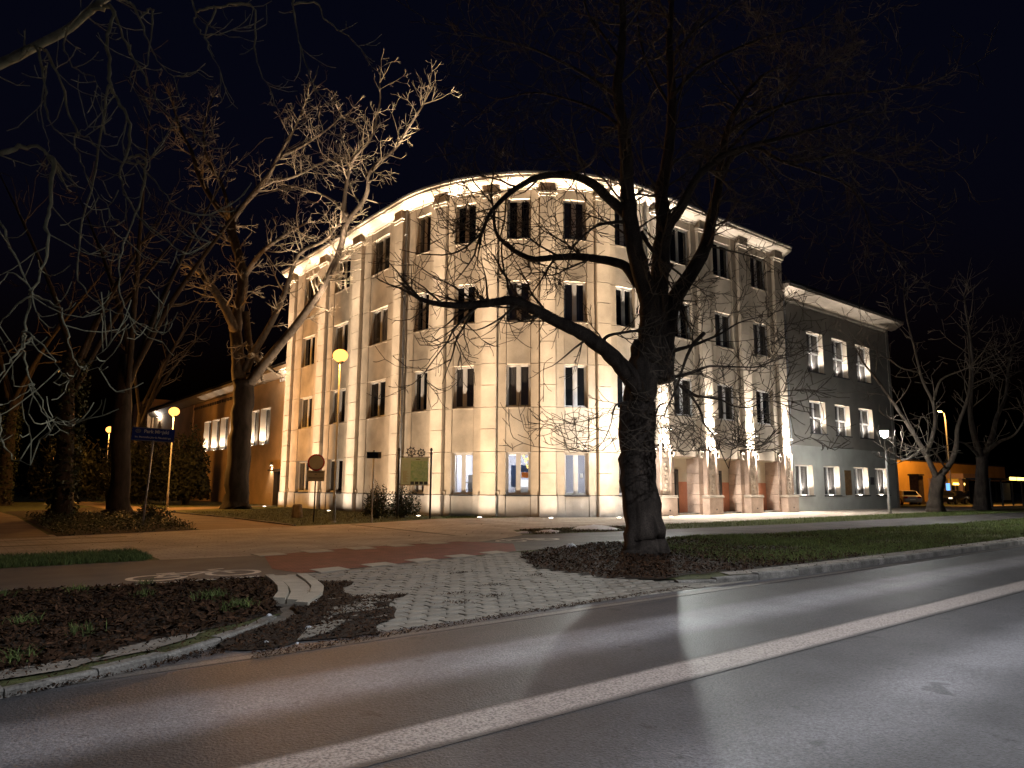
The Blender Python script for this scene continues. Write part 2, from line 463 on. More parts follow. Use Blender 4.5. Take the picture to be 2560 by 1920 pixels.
# outline of the paved drive, left and right edges by Y
def drive_left(y): return np.interp(y, [7.1, 7.9, 9.2, 9.9, 11.2, 12.3], [3.3, 3.6, 4.2, 4.6, 4.75, 4.9])
def drive_right(y): return np.interp(y, [7.1, 7.9, 8.8, 10.6, 12.3, 13.6], [11.6, 10.2, 8.9, 9.0, 10.2, 11.3])
blocks = []
row = 0; y = 7.2
while y < 13.3:
    x = 2.6+(.14 if row % 2 else 0)
    while x < 12.4:
        xc = x+.14; yc = y+.1
        near = np.interp(xc, [4.5, 6.6, 9, 11.5], [12.15, 12.4, 12.95, 13.4])
        if drive_left(yc) < xc < drive_right(yc) and yc < near: blocks.append((xc, yc))
        x += .28
    y += .2; row += 1
blocks.sort(key=lambda p: math.hypot(*p))
rb = random.Random(5)
pv = MB()
hx = [(-.136, -.084), (-.122, -.096), (.118, -.096), (.136, -.08), (.136, .082), (.12, .096), (-.12, .096), (-.136, .08)]
pv.v = [(x_, y_, 0) for x_, y_ in hx]+[(x_*.95, y_*.93, .03) for x_, y_ in hx]
pv.f = [tuple(range(8, 16))]+[(i, (i+1) % 8, 8+(i+1) % 8, 8+i) for i in range(8)]
proto = None; far = MB()
for i, (xc, yc) in enumerate(blocks):
    zz = drive_z(xc, yc)-.028+rb.uniform(-.006, .006)
    if i < 300:
        if proto is None:
            o = proto = pv.build('paving_block', 'paver', driveway)
        else:
            o = proto.copy(); link(o, driveway)
        o.location = (xc, yc, zz); o.rotation_euler = (rb.uniform(-.012, .012), rb.uniform(-.012, .012), rb.uniform(-.02, .02))
    else:
        n = len(far.v); far.v += [(a+xc, b_+yc, c_+zz) for a, b_, c_ in pv.v]; far.f += [tuple(n+k for k in f) for f in pv.f]
if far.v:
    fo = far.build('paving_blocks', 'paver', driveway); fo['kind'] = 'stuff'

# cycle path asphalt and the red crossing
bike = sheet('cycle_path', [(-120, 12.7), (.9, 12.75), (2.9, 12.2), (4.6, 12.12), (6.6, 12.35), (9, 12.9), (11.1, 13.4), (14.4, 13.7), (19, 14.2), (22, 13.4), (34, 12.8), (260, 12.8),
    (260, 16.4), (41, 16.6), (29, 16.8), (22, 17.2), (15, 17.8), (12.3, 16.4), (5.8, 15.85), (3.5, 16.1), (-120, 16.2)], .0, 'path_asphalt')
red = sheet('red_crossing', [(4.95, 13.1), (5.15, 12.2), (6.6, 12.42), (8.8, 12.95), (11.0, 13.42), (12.35, 15.2), (11.6, 16.7), (8.0, 16.45), (5.75, 15.75)], .004, 'red_paver')
rp = random.Random(8)
for k in range(5):       # pale blocks biting into the red band on its far side
    x0 = 5.62+k*1.2; w = .62
    MB().hexa([(x0, 15.62+k*.16, .0), (x0+w, 15.66+k*.16, .0), (x0+w, 16.28+k*.17, .0), (x0, 16.22+k*.17, .0),
               (x0, 15.62+k*.16, .011), (x0+w, 15.66+k*.16, .011), (x0+w, 16.28+k*.17, .011), (x0, 16.22+k*.17, .011)]).build('pale_block', 'paver_pale', red)
for k in range(5):       # and on its near side
    x0 = 5.45+k*1.13; w = .62; yb = 12.10+k*.24
    MB().hexa([(x0, yb, .0), (x0+w, yb+.12, .0), (x0+w, yb+.62, .0), (x0, yb+.5, .0),
               (x0, yb, .011), (x0+w, yb+.12, .011), (x0+w, yb+.62, .011), (x0, yb+.5, .011)]).build('pale_block', 'paver_pale', red)

# footway of concrete pavers: forecourt, left arm, right arm
walk = sheet('footway', [(-120, 18.75), (3.85, 18.65), (3.75, 16.12), (5.8, 15.87), (12.3, 16.42), (14.9, 17.85), (16.4, 20.2), (21.4, 19.9), (28.5, 19.8), (48, 20.2), (260, 19.6),
    (260, 26.6), (62.6, 26.6), (62.6, 26.35), (45.6, 26.35), (45.6, 27.6), (26.0, 27.6), (24.0, 28.2), (19.3, 29.4), (14.6, 27.45), (10.2, 26.55), (7.4, 26.25), (-120, 24.1)], -.003, 'walk_paver')
sheet('park_path', [(7.3, 26.2), (10.9, 26.6), (11.2, 36), (10.4, 47), (20.4, 55.0), (21.3, 57.4), (12.0, 54), (11, 95), (8.6, 95), (9.0, 60), (8.8, 46), (8.0, 36)], .001, 'park_path')
sheet('side_path', [(-8, 24.2), (2.8, 25.0), (3.2, 42), (2.6, 60), (-8, 60)], .0015, 'park_path')
# joint lines and dark edging seen across the footway on the left
for ya, yb in ((20.6, 21.9), (22.4, 24.0)):
    MB().hexa([(-30, ya-.9, -.002), (4.6, yb, -.002), (4.6, yb+.16, -.002), (-30, ya-.74, -.002), (-30, ya-.9, .002), (4.6, yb, .002), (4.6, yb+.16, .002), (-30, ya-.74, .002)]).build('drain_channel', 'park_path', walk)
MB().hexa([(12.9, 19.0, -.002), (13.0, 18.9, -.002), (13.3, 26.6, -.002), (13.2, 26.7, -.002), (12.9, 19.0, .003), (13.0, 18.9, .003), (13.3, 26.6, .003), (13.2, 26.7, .003)]).build('drain_channel', 'joint', walk)

# kerbs, stone by stone
def kerb(name, pts, w, h, step=1.0, m='kerb_stone', base=None, lift=0.0, sink=None):
    top = bpy.data.objects.new(name, None); COL.objects.link(top); top['kind'] = 'structure'
    P = [Vector((x, y, 0)) for x, y in pts]
    d = 0.0; seg = []
    for a, b_ in zip(P[:-1], P[1:]):
        Ln = (b_-a).length; n = max(1, round(Ln/step))
        for i in range(n): seg.append((a.lerp(b_, i/n), a.lerp(b_, (i+1)/n)))
    rk = random.Random(len(pts))
    for a, b_ in seg:
        t = (b_-a).normalized(); nrm = Vector((-t.y, t.x, 0))
        a2 = a+t*.006; b2 = b_-t*.006
        dz = rk.uniform(-.008, .008)+lift+(sink((a.x+b_.x)/2) if sink else 0); zb = -.15 if base is None else base
        c = .018
        q = []
        for (pp, s) in ((a2, 0), (b2, 0), (b2, 1), (a2, 1)):
            v_ = pp+nrm*(w*s); q.append((v_.x, v_.y, zb))
        mb = MB(); n = 0
        pr = [(0, zb), (0, h-c+dz), (c, h+dz), (w-c, h+dz), (w, h-c+dz), (w, zb)]
        ring = lambda p0: [tuple(p0+nrm*u)[:2]+(z,) for u, z in pr]
        A = ring(a2); B = ring(b2)
        mb.v = A+B; k = len(pr)
        mb.f = [(i, i+1, k+i+1, k+i) for i in range(k-1)]+[tuple(range(k-1, -1, -1)), tuple(range(k, 2*k))]
        mb.build('kerb_block', m, top)
    return top
kerb('kerb', [(9.5, 8.05), (9.75, 7.65), (10.4, 7.35), (11.4, 7.18), (12.6, 7.1), (15, 7.08), (20, 7.1), (60, 7.1)], .16, .04, sink=lambda x: -.085*min(1, max(0, (11.3-x)/1.6)), step=.8)
kerb('kerb', [(60, 7.1), (220, 7.1)], .16, .04, step=8)
kerb('kerb', [(-.6, 6.62), (.55, 6.72), (1.2, 6.92), (1.8, 7.2), (2.4, 7.62), (2.95, 8.05), (3.3, 8.5)], .15, -.008)
kerb('kerb', [(-40, 6.55), (-.6, 6.62)], .15, -.008, step=2)
# concrete margin behind the right kerb, and the broken concrete on the left
cm = sheet('kerb_margin', [(11.0, 7.5), (11.6, 7.36), (12.6, 7.28), (220, 7.28), (220, 7.78), (19, 7.72), (14, 7.68), (11.6, 7.75), (11.2, 7.85)], .012, 'concrete'); 
# curved concrete end piece of the left bed: three kerb blocks fanned round
ep = bpy.data.objects.new('kerb_end', None); COL.objects.link(ep); ep['kind'] = 'structure'
def fan(left, right, hh, n):
    ks = [0, 1, 2, 3]; tt = np.linspace(0, 3, n+1)
    f = lambda pts, i: np.interp(tt, ks, [p[i] for p in pts])
    A = np.stack([f(left, 0), f(left, 1)], 1); B = np.stack([f(right, 0), f(right, 1)], 1)
    for i in range(n):
        g = .985
        a, c_ = A[i], A[i]+(A[i+1]-A[i])*g; b_, d_ = B[i], B[i]+(B[i+1]-B[i])*g
        z = .5*(drive_z(*a)+drive_z(*d_))*.5+hh
        MB().hexa([(*a, -.1), (*c_, -.1), (*d_, -.1), (*b_, -.1), (*a, z), (*c_, z), (*d_, z), (*b_, z)]).build('kerb_block', 'paver_pale', ep)
fan([(4.42, 12.0), (4.2, 10.95), (3.98, 10.2), (3.62, 9.5)], [(4.55, 11.96), (4.32, 10.87), (4.09, 10.1), (3.74, 9.38)], .05, 4)
fan([(4.57, 11.95), (4.34, 10.86), (4.11, 10.09), (3.76, 9.37)], [(4.86, 11.82), (4.60, 10.68), (4.34, 9.9), (3.92, 9.15)], .03, 7)
fan([(4.88, 11.81), (4.62, 10.67), (4.36, 9.89), (3.70, 8.95)], [(5.02, 11.74), (4.76, 10.55), (4.48, 9.72), (3.80, 8.80)], .055, 4)
MB().hexa([(3.05, 7.27, -.1), (3.46, 7.42, -.1), (3.82, 7.78, -.1), (3.38, 7.74, -.1), (3.05, 7.27, drive_z(0, 7.3)+.02), (3.46, 7.42, drive_z(0, 7.4)+.02), (3.82, 7.78, drive_z(0, 7.78)+.02), (3.38, 7.74, drive_z(0, 7.74)+.02)]).build('kerb_block', 'paver', ep)
# lawn edging
kerb('lawn_edging', [(11.0, 26.9), (11.2, 36), (10.5, 46.5)], .1, .06, step=1.5, m='kerb_stone')
sheet('lawn', [(11.1, 27.0), (14.6, 27.55), (19.2, 29.5), (20.2, 32), (20.2, 53.8), (19.9, 54.4), (10.6, 46.8), (11.3, 36)], .002, 'turf')
sheet('ivy_bed', [(2.95, 25.1), (7.2, 26.25), (7.9, 36), (8.6, 46), (8.8, 58), (3.2, 50), (3.3, 41)], .003, 'soil')

def rough(poly, amp, step=.25, seed=1, keep=None):
    out = []
    n = len(poly)
    for i in range(n):
        a = Vector(poly[i]); b_ = Vector(poly[(i+1) % n]); d = b_-a; k = max(1, int(d.length/step)) if d.length < 12 else 1
        nrm = Vector((-d.y, d.x)).normalized()
        for j in range(k):
            p = a+d*(j/k)
            f = mnoise.noise((p.x*1.7, p.y*1.7, seed))+.6*mnoise.noise((p.x*5, p.y*5, seed+7))
            p = p+nrm*amp*f
            out.append((p.x, p.y))
    return out
# soil beds with leaves
bedL = [(-8, 12.5), (.85, 12.6), (2, 12.15), (3.5, 12.05), (4.35, 11.9), (4.1, 10.7), (3.7, 9.6), (3.4, 8.6), (2.3, 8.05), (1.2, 7.4), (.4, 7.1), (-8, 6.8)]
sheet('worn_concrete', rough([(-8, 6.85), (.4, 6.95), (1.05, 7.1), (1.5, 7.35), (1.1, 7.42), (.4, 7.3), (-8, 7.1)], .08, .12, seed=13), .004, 'concrete')
sheet('worn_concrete', rough([(1.2, 7.2), (1.7, 7.4), (2.2, 7.75), (2.35, 8.0), (1.9, 7.85), (1.45, 7.62)], .08, .12, seed=14), .004, 'concrete')
bedL = rough(bedL, .09, seed=5)
sheet('leaf_bed', bedL, -.004, 'soil')
bedR = [(8.95, 8.5), (9.6, 8.0), (10.6, 7.95), (13, 7.75), (17.0, 7.85), (17.5, 9.5), (18.3, 12.0), (19.2, 14.3), (17, 14.1), (14.4, 13.72), (11.4, 13.3), (10.0, 12.0), (9.0, 10.6)]
bedR = rough(bedR, .22, seed=3)
sheet('leaf_bed', bedR, -.001, 'soil')
dirt = [(3.5, 8.65), (4.3, 9.7), (4.9, 11.1), (5.35, 10.6), (4.85, 9.95), (4.65, 9.25), (5.4, 9.0), (4.4, 7.9), (3.9, 7.2), (2.9, 7.15), (2.5, 7.15), (2.4, 7.5), (3.1, 8.1)]
dirt = rough(dirt, .20, .15, seed=9)
sheet('dirt_patch', [p for p in dirt], lambda x, y: drive_z(x, y)+.008, 'soil')

def inside(poly, X, Y):
    r = np.zeros(len(X), bool); n = len(poly)
    for i in range(n):
        x1, y1 = poly[i]; x2, y2 = poly[(i+1) % n]
        c = ((y1 > Y) != (y2 > Y)) & (X < (x2-x1)*(Y-y1)/(y2-y1+1e-12)+x1)
        r ^= c
    return r
nr = np.random.default_rng(3)
def sample(poly, n, dens=None):
    P = np.array(poly); lo = P.min(0); hi = P.max(0); out = []
    got = 0
    while got < n:
        X = nr.uniform(lo[0], hi[0], n*2); Y = nr.uniform(lo[1], hi[1], n*2)
        k = inside(poly, X, Y)
        if dens is not None: k &= nr.random(len(X)) < dens(X, Y)
        out.append(np.stack([X[k], Y[k]], 1)); got += k.sum()
    return np.concatenate(out)[:n]
def leaves(name, pts, size, m, label, z0=.0, lift=.03, cat='leaves', zf=None):
    n = len(pts); s = nr.uniform(.5, 1.25, n)*size; a = nr.uniform(0, 6.283, n); tilt = nr.normal(0, .45, n); tilt2 = nr.normal(0, .45, n)
    curl = nr.uniform(-.1, .5, n)
    u = np.stack([np.cos(a)*np.cos(tilt), np.sin(a)*np.cos(tilt), np.sin(tilt)], 1)
    w0 = np.stack([-np.sin(a)*np.cos(tilt2), np.cos(a)*np.cos(tilt2), np.sin(tilt2)], 1)
    c = np.stack([pts[:, 0], pts[:, 1], z0+nr.uniform(.006, lift, n)+(zf if zf is not None else 0)], 1)
    up = np.array([0, 0, 1.])
    S = s[:, None]; W = S*nr.uniform(.25, .5, n)[:, None]; C = (curl*s)[:, None]*up
    v = np.stack([c-u*S*.5, c+w0*W*.5+C*.35, c-w0*W*.5+C*.35, c+u*S*.5+C*.2], 1)
    v[:, :, 2] = np.maximum(v[:, :, 2], z0+.003+(zf[:, None] if zf is not None else 0))
    idx = np.arange(n)[:, None]*4
    f = np.concatenate([idx+np.array([[0, 1, 2]])*1, idx+np.array([[1, 3, 2]])])
    f = np.concatenate([idx+np.array([[0, 2, 1]]), idx+np.array([[1, 2, 3]])])
    o = fastmesh(name, v.reshape(-1, 3), f, m)
    return tag(o, label, cat, kind='stuff')
def blades(name, pts, h, m, label, cat='grass', lean=.5, z0=-.012, width=.006):
    n = len(pts); a = nr.uniform(0, 6.283, n); H = nr.uniform(.4, 1.2, n)*h; ln = nr.normal(0, lean, (n, 2))*H[:, None]
    d = np.stack([np.cos(a), np.sin(a), np.zeros(n)], 1)*nr.uniform(.6, 1.4, n)[:, None]*width
    b0 = np.stack([pts[:, 0], pts[:, 1], np.full(n, z0)], 1)
    mid = b0+np.stack([ln[:, 0]*.35, ln[:, 1]*.35, H*.62], 1)
    tip = b0+np.stack([ln[:, 0], ln[:, 1], H], 1)
    v = np.stack([b0-d, b0+d, mid+d*.7, mid-d*.7, tip], 1)
    idx = np.arange(n)[:, None]*5
    f = np.concatenate([idx+np.array([[0, 1, 2]]), idx+np.array([[0, 2, 3]]), idx+np.array([[3, 2, 4]])])
    o = fastmesh(name, v.reshape(-1, 3), f, m)
    return tag(o, label, cat, kind='stuff')

leaves('fallen_leaves', sample(bedL, 14000, lambda X, Y: np.clip((X+2)/2, 0.15, 1)), .095, 'leaf_litter', 'brown fallen leaves covering the left bed beside the kerb', lift=.05)
leaves('fallen_leaves', sample(bedR, 13000, lambda X, Y: np.clip(1.25-np.maximum(0, X-13.2)*.22, .05, 1)), .085, 'leaf_litter', 'dark fallen leaves heaped round the big trunk', lift=.05)
dp = sample(dirt, 4200); dz = np.array([drive_z(x, y)+.008 for x, y in dp])
leaves('leaf_debris', dp, .05, 'leaf_litter', 'crumbled leaf debris on the dirt patch across the drive', lift=.015, zf=dz)
dpoly = [(4.5, 7.2), (9, 7.3), (9.2, 12.5), (5, 11.8)]
dp = sample(dpoly, 260); 
cl = np.array([(6.3, 8.2), (5.9, 8.6), (6.9, 9.0), (8.3, 9.5), (7.4, 10.6), (5.6, 8.05)]); dp = np.concatenate([dp, cl[nr.integers(0, 6, 500)]+nr.normal(0, .09, (500, 2))*np.array([1.5, .8])])
dz = np.array([drive_z(x, y)+.004 for x, y in dp])
leaves('leaf_debris', dp, .04, 'leaf_litter', 'scraps of leaf scattered over the pale driveway blocks', lift=.012, zf=dz)
gutter = sample([(2.4, 6.75), (5.5, 7.0), (9.6, 7.3), (9.6, 7.42), (5.5, 7.2), (2.5, 7.05)], 2600)
leaves('leaf_debris', gutter, .035, 'leaf_litter', 'thin line of leaf dirt along the road edge', z0=ROADZ+.004, lift=.02)
gl = sample([(.0, 6.5), (2.4, 7.2), (2.3, 7.5), (1.4, 6.95), (.2, 6.7)], 900)
leaves('leaf_debris', gl, .035, 'leaf_litter', 'leaf dirt below the left kerb', z0=ROADZ+.004, lift=.03)

blades('grass', sample([(-6, 16.25), (3.4, 16.2), (3.7, 16.5), (3.75, 18.6), (-6, 18.7)], 26000), .11, 'grass', 'green grass of the short strip beside the left footway')
vr = [(12.6, 8.0), (16, 7.8), (60, 7.8), (60, 12.7), (34, 12.75), (22, 13.3), (19, 14.2), (15.0, 13.7), (13.8, 12.2)]
blades('grass', sample(vr, 75000, lambda X, Y: np.clip((X-12.4)*.24, .06, 1)*np.clip(1.6-X/34, .18, 1)*np.clip(.55+.6*np.sin(X*.8+1.3*Y)*np.sin(Y*1.1-X*.45+1), .12, 1)), .10, 'grass', 'green grass on the verge between kerb and cycle path')
blades('grass', sample(vr, 9000, lambda X, Y: np.clip(1.2-X/40, .1, 1)), .09, 'grass_dry', 'dry blades mixed through the roadside verge')
fs = [(21, 17.3), (29, 16.9), (60, 16.6), (60, 20.0), (48, 20.1), (28.5, 19.7), (21.5, 19.8)]
blades('grass', sample(fs, 16000), .09, 'grass', 'dim grass strip between cycle path and forecourt')
blades('grass', sample([(15.3, 17.9), (20, 17.3), (21.5, 19.8), (16.6, 20.1)], 3500), .07, 'grass_dry', 'sparse grass of the small bed beside the cycle mark')
leaves('fallen_leaves', sample([(15.3, 17.9), (20, 17.3), (21.5, 19.8), (16.6, 20.1)], 1500), .08, 'leaf_litter', 'leaves on the small bed beside the cycle mark')
blades('grass', sample([(11.2, 27.1), (14.6, 27.6), (19.2, 29.6), (20.1, 32), (20.1, 50), (11.3, 44)], 16000, lambda X, Y: np.clip(1.6-(Y-27)/18, .15, 1)), .09, 'grass_dry', 'thin lawn in front of the left facade')
blades('grass', sample([(19.6, 29.6), (24, 28.4), (25.6, 27.8), (25.8, 28.1), (24.5, 29.4), (21, 32)], 2500), .07, 'grass', 'grass edge at the foot of the rounded corner')
tf = [(2.35, 10.9), (3.05, 10.2), (1.7, 11.9), (2.6, 12.0), (1.3, 8.6), (.8, 11.9), (3.1, 9.2), (.9, 9.5), (.7, 7.6)]
for i, (tx, ty) in enumerate(tf):
    r_ = .22 if i in (1, 6) else .14
    pts = np.array([(tx, ty)])+nr.normal(0, r_*.5, (200 if i in (1, 6) else 80, 2))
    o = blades('grass', pts, .14, 'grass', 'green grass tufts poking through the leaf bed') if False else None
    if i == 0: allp = [pts]
    else: allp.append(pts)
blades('grass', np.concatenate(allp), .13, 'grass', 'green grass tufts poking through the left leaf bed')
iv = [(2.95, 25.15), (7.2, 26.3), (7.7, 34), (7.9, 44), (3.4, 41)]
leaves('ground_ivy', sample(iv, 14000, lambda X, Y: np.clip(1.7-(Y-25)/12, .25, 1)), .11, 'ivy', 'low dark ivy carpeting the bed under the blue park sign', lift=.28, cat='ivy')

# leaves blown over kerbs, margins and grass
kl = sample([(.0, 6.6), (.9, 6.8), (1.8, 7.2), (2.9, 8.0), (3.3, 8.6), (3.0, 8.7), (2.2, 8.0), (1.2, 7.4), (0, 7.0)], 420)
leaves('leaf_debris', kl, .045, 'leaf_litter', 'scattered leaf scraps lying on the left kerb', z0=.004, lift=.02)
kr = sample([(9.6, 7.5), (12.5, 7.12), (40, 7.12), (40, 7.75), (12, 7.8), (10, 8.2)], 900)
leaves('leaf_debris', kr, .045, 'leaf_litter', 'scattered leaf scraps along the right kerb', z0=.035, lift=.02)
leaves('fallen_leaves', sample(vr, 5200, lambda X, Y: np.clip(1.3-X/34, .1, 1)*(np.sin(X*.9+Y*.7)*np.sin(Y*1.3-X*.35) > -.1)), .08, 'leaf_litter', 'brown leaves strewn through the roadside grass', lift=.07)
fw = sample([(3.8, 16.2), (12.3, 16.6), (22, 20.2), (24, 27.6), (8, 26.3), (2, 24.4), (2, 19)], 420)
leaves('leaf_debris', fw, .045, 'leaf_litter', 'single leaves scattered over the paved forecourt', z0=.0, lift=.012)

# snow remnants and small litter
def lump(name, c, rx, ry, h, m, label, cat, seed, group=None):
    rr = random.Random(seed); mb = MB(); n = 22; rings = 6
    mb.v.append((c[0], c[1], c[2]+h))
    ph = [rr.uniform(.6, 1.2) for _ in range(n)]
    ph = [(ph[k-1]+2*ph[k]+ph[(k+1) % n])/4 for k in range(n)]
    for i in range(1, rings+1):
        t = i/rings
        for k in range(n):
            a = 2*math.pi*k/n; q = t*ph[k]
            zz = c[2]+h*(1-t**1.6)*(1+.5*mnoise.noise((c[0]+3*q*math.cos(a)*2, seed+3*q*math.sin(a)*2, seed)))
            mb.v.append((c[0]+rx*q*math.cos(a), c[1]+ry*q*math.sin(a), zz if i < rings else c[2]-.01))
    for k in range(n): mb.f.append((0, 1+k, 1+(k+1) % n))
    for i in range(rings-1):
        for k in range(n):
            a = 1+i*n+k; b_ = 1+i*n+(k+1) % n
            mb.f.append((a, a+n, b_+n, b_))
    return tag(mb.build(name, m, smooth=True), label, cat, group)
lump('snow_patch', (19.4, 19.0, 0), 1.25, .95, .13, 'snow', 'largest patch of old snow beside the cycle path, left of the big trunk', 'snow', 1)
lump('snow_patch', (16.6, 18.5, 0), .6, .45, .08, 'snow', 'smaller middle patch of old snow on the dark bed', 'snow', 2)
lump('snow_patch', (15.7, 18.75, 0), .38, .22, .05, 'snow', 'thin leftmost scrap of old snow on the dark bed', 'snow', 3)
lump('snow_patch', (12.95, 13.55, 0), .2, .13, .09, 'snow', 'small snow clump at the cycle path edge near the big trunk', 'snow', 4)
for i, (x, y, s, lb) in enumerate([(3.35, 7.7, .05, 'crumpled pale wrapper on the dirt by the driveway'), (2.75, 7.35, .035, 'white scrap lying beside the left kerb'), (3.0, 7.15, .02, 'tiny white scrap at the gutter'), (3.2, 8.5, .035, 'white scrap near the curved kerb end'), (4.05, 9.15, .03, 'pale scrap on the dirt beside the concrete strip')]):
    lump('litter', (x, y, drive_z(x, y)+.01), s, s*.7, s*.5, 'litter', lb, 'litter', 20+i)

# bicycle symbols painted on the cycle path
def bike_mark(ox, oy, sx_, sy_, z=.004):
    mb = MB(); w = .10
    def T(u, v): return (ox+u*sx_, oy+v*sy_, z)
    def ring(cu, cv, r, n=28):
        for k in range(n):
            a0, a1 = 2*math.pi*k/n, 2*math.pi*(k+1)/n
            mb.quad(T(cu+r*math.cos(a0), cv+r*math.sin(a0)), T(cu+r*math.cos(a1), cv+r*math.sin(a1)), T(cu+(r-w)*math.cos(a1), cv+(r-w)*math.sin(a1)), T(cu+(r-w)*math.cos(a0), cv+(r-w)*math.sin(a0)))
    def ln(a, b_):
        a = Vector(a); b_ = Vector(b_); n = (b_-a).normalized(); n = Vector((-n.y, n.x))*w/2
        mb.quad(T(*(a-n)), T(*(b_-n)), T(*(b_+n)), T(*(a+n)))
    ring(-.55, 0, .42); ring(.55, 0, .42)
    for s in (((-.55, 0), (-.12, .0)), ((-.55, 0), (-.3, .52)), ((-.12, 0), (-.3, .52)), ((-.12, 0), (.4, .55)), ((-.26, .45), (.38, .47)), ((.55, 0), (.36, .72)), ((-.45, .56), (-.18, .56)), ((.36, .72), (.6, .74))): ln(*s)
    return mb.build('bicycle_symbol', 'paint_white', bike)
bike_mark(3.6, 12.98, 1.12, 1.0)
bike_mark(13.55, 16.0, -1.15, 1.0)
MB().hexa([(2.2, 12.3, 0), (4.4, 12.2, 0), (4.4, 12.26, 0), (2.2, 12.36, 0), (2.2, 12.3, .005), (4.4, 12.2, .005), (4.4, 12.26, .005), (2.2, 12.36, .005)]).build('edge_line', 'paint_white', bike)
# ------------------------------------------------------------------ the main building
YL, XC, YC, RAD = 53.92, 30.8, 35.92, 10.0      # left end, centre and radius of the rounded corner
Q1 = 18.0; Q2 = Q1+RAD*math.pi/2; QE = Q2+14.8
def pm(q, w, z):
    """q metres along the facade from its left end, w metres outwards"""
    if q <= Q1: return (XC-RAD-w, YL-q, z)
    if q <= Q2:
        a = (q-Q1)/RAD
        return (XC-(RAD+w)*math.cos(a), YC-(RAD+w)*math.sin(a), z)
    return (XC+(q-Q2), YC-RAD-w, z)
def qcuts(q0, q1, step=.45):
    pts = [q0]
    a, b_ = max(q0, Q1), min(q1, Q2)
    if b_ > a:
        n = max(1, int(math.ceil((b_-a)/step)))
        pts += [a+(b_-a)*i/n for i in range(n+1)]
    pts.append(q1)
    out = [pts[0]]
    for p_ in pts[1:]:
        if p_-out[-1] > 1e-6: out.append(p_)
    return out
def psweep(mb, q0, q1, prof, cap=True, step=.45):
    """sweep a closed (w, z) profile along the facade"""
    qs = qcuts(q0, q1, step); n = len(prof); base = len(mb.v)
    for q in qs: mb.v += [pm(q, w, z) for w, z in prof]
    for i in range(len(qs)-1):
        for k in range(n):
            k2 = (k+1) % n; a = base+i*n
            mb.f.append((a+k, a+k2, a+n+k2, a+n+k))
    if cap:
        mb.f.append(tuple(base+k for k in range(n-1, -1, -1))); mb.f.append(tuple(base+(len(qs)-1)*n+k for k in range(n)))
    return mb
def pbox(mb, q0, q1, z0, z1, w0, w1):
    return psweep(mb, q0, q1, [(w0, z0), (w1, z0), (w1, z1), (w0, z1)])

bld = empty('corner_building', 'large pale stone building with rounded corner, pilasters and floodlit cornice', 'building', loc=(XC, YC, 0))
bld.location = (0, 0, 0)
J = .014
ZW = [(1.14, 3.36), (5.78, 8.10), (10.47, 12.74), (15.14, 17.45)]
CORE = -.36
# bays: window centre, window width, storeys
bays = [(3.75, 2.4), (9.18, 2.4), (14.65, 2.4)]
bays += [(Q1+RAD*math.pi/2*(k+.5)/5, 1.32) for k in range(5)]
bays += [(Q2+3.35, 2.0), (Q2+7.68, 2.0), (Q2+11.98, 2.0)]
pil = [(.62, 1.1), (6.46, 1.2), (11.85, 1.2), (17.35, .9)]
pil += [(Q1+RAD*math.pi/2*k/5, .84) for k in range(1, 5)]
pil += [(Q2+1.05, 1.0), (Q2+5.4, 1.0), (Q2+9.72, 1.0), (Q2+14.05, 1.0)]
PW = .22
PZ = [1.12, 2.28, 3.4, 4.6, 5.76, 6.95, 8.12, 9.3, 10.45, 11.6, 12.76, 13.95, 15.1, 16.3, 17.5]
SZ = [1.12, 3.4, 5.76, 8.12, 10.45, 12.76, 15.1, 17.96]
def panel(name, m, q0, q1, z0, z1, w1, j=J):
    return pbox(MB(), q0+j, q1-j, z0+j, z1-j, CORE, w1).build(name, m, bld)
RIGHT = lambda q: q > Q2+.2
for qc, w in pil:
    q0, q1 = qc-w/2, qc+w/2
    zs = [z for z in PZ if not (RIGHT(qc) and z < 4.0)]
    if RIGHT(qc): zs = [3.96]+zs
    for a, b_ in zip(zs[:-1], zs[1:]): panel('pilaster_panel', 'stone', q0, q1, a, b_, PW)
    if not RIGHT(qc): pbox(MB(), q0-.03, q1+.03, -.1, 1.1, CORE, PW+.05).build('pilaster_base', 'plinth_stone', bld)
    # capital: two stepped mouldings under a bracket that carries the cornice
    mb = MB(); pbox(mb, q0-.04, q1+.04, 17.5, 17.62, CORE, PW+.07); cap_ = mb.build('capital', 'cornice_paint', bld)
    pbox(MB(), q0-.10, q1+.10, 17.64, 17.76, CORE, PW+.15).build('capital_step', 'cornice_paint', cap_)
    pbox(MB(), q0+.04, q1-.04, 17.77, 18.34, CORE, PW+.12).build('cornice_bracket', 'stone', cap_)
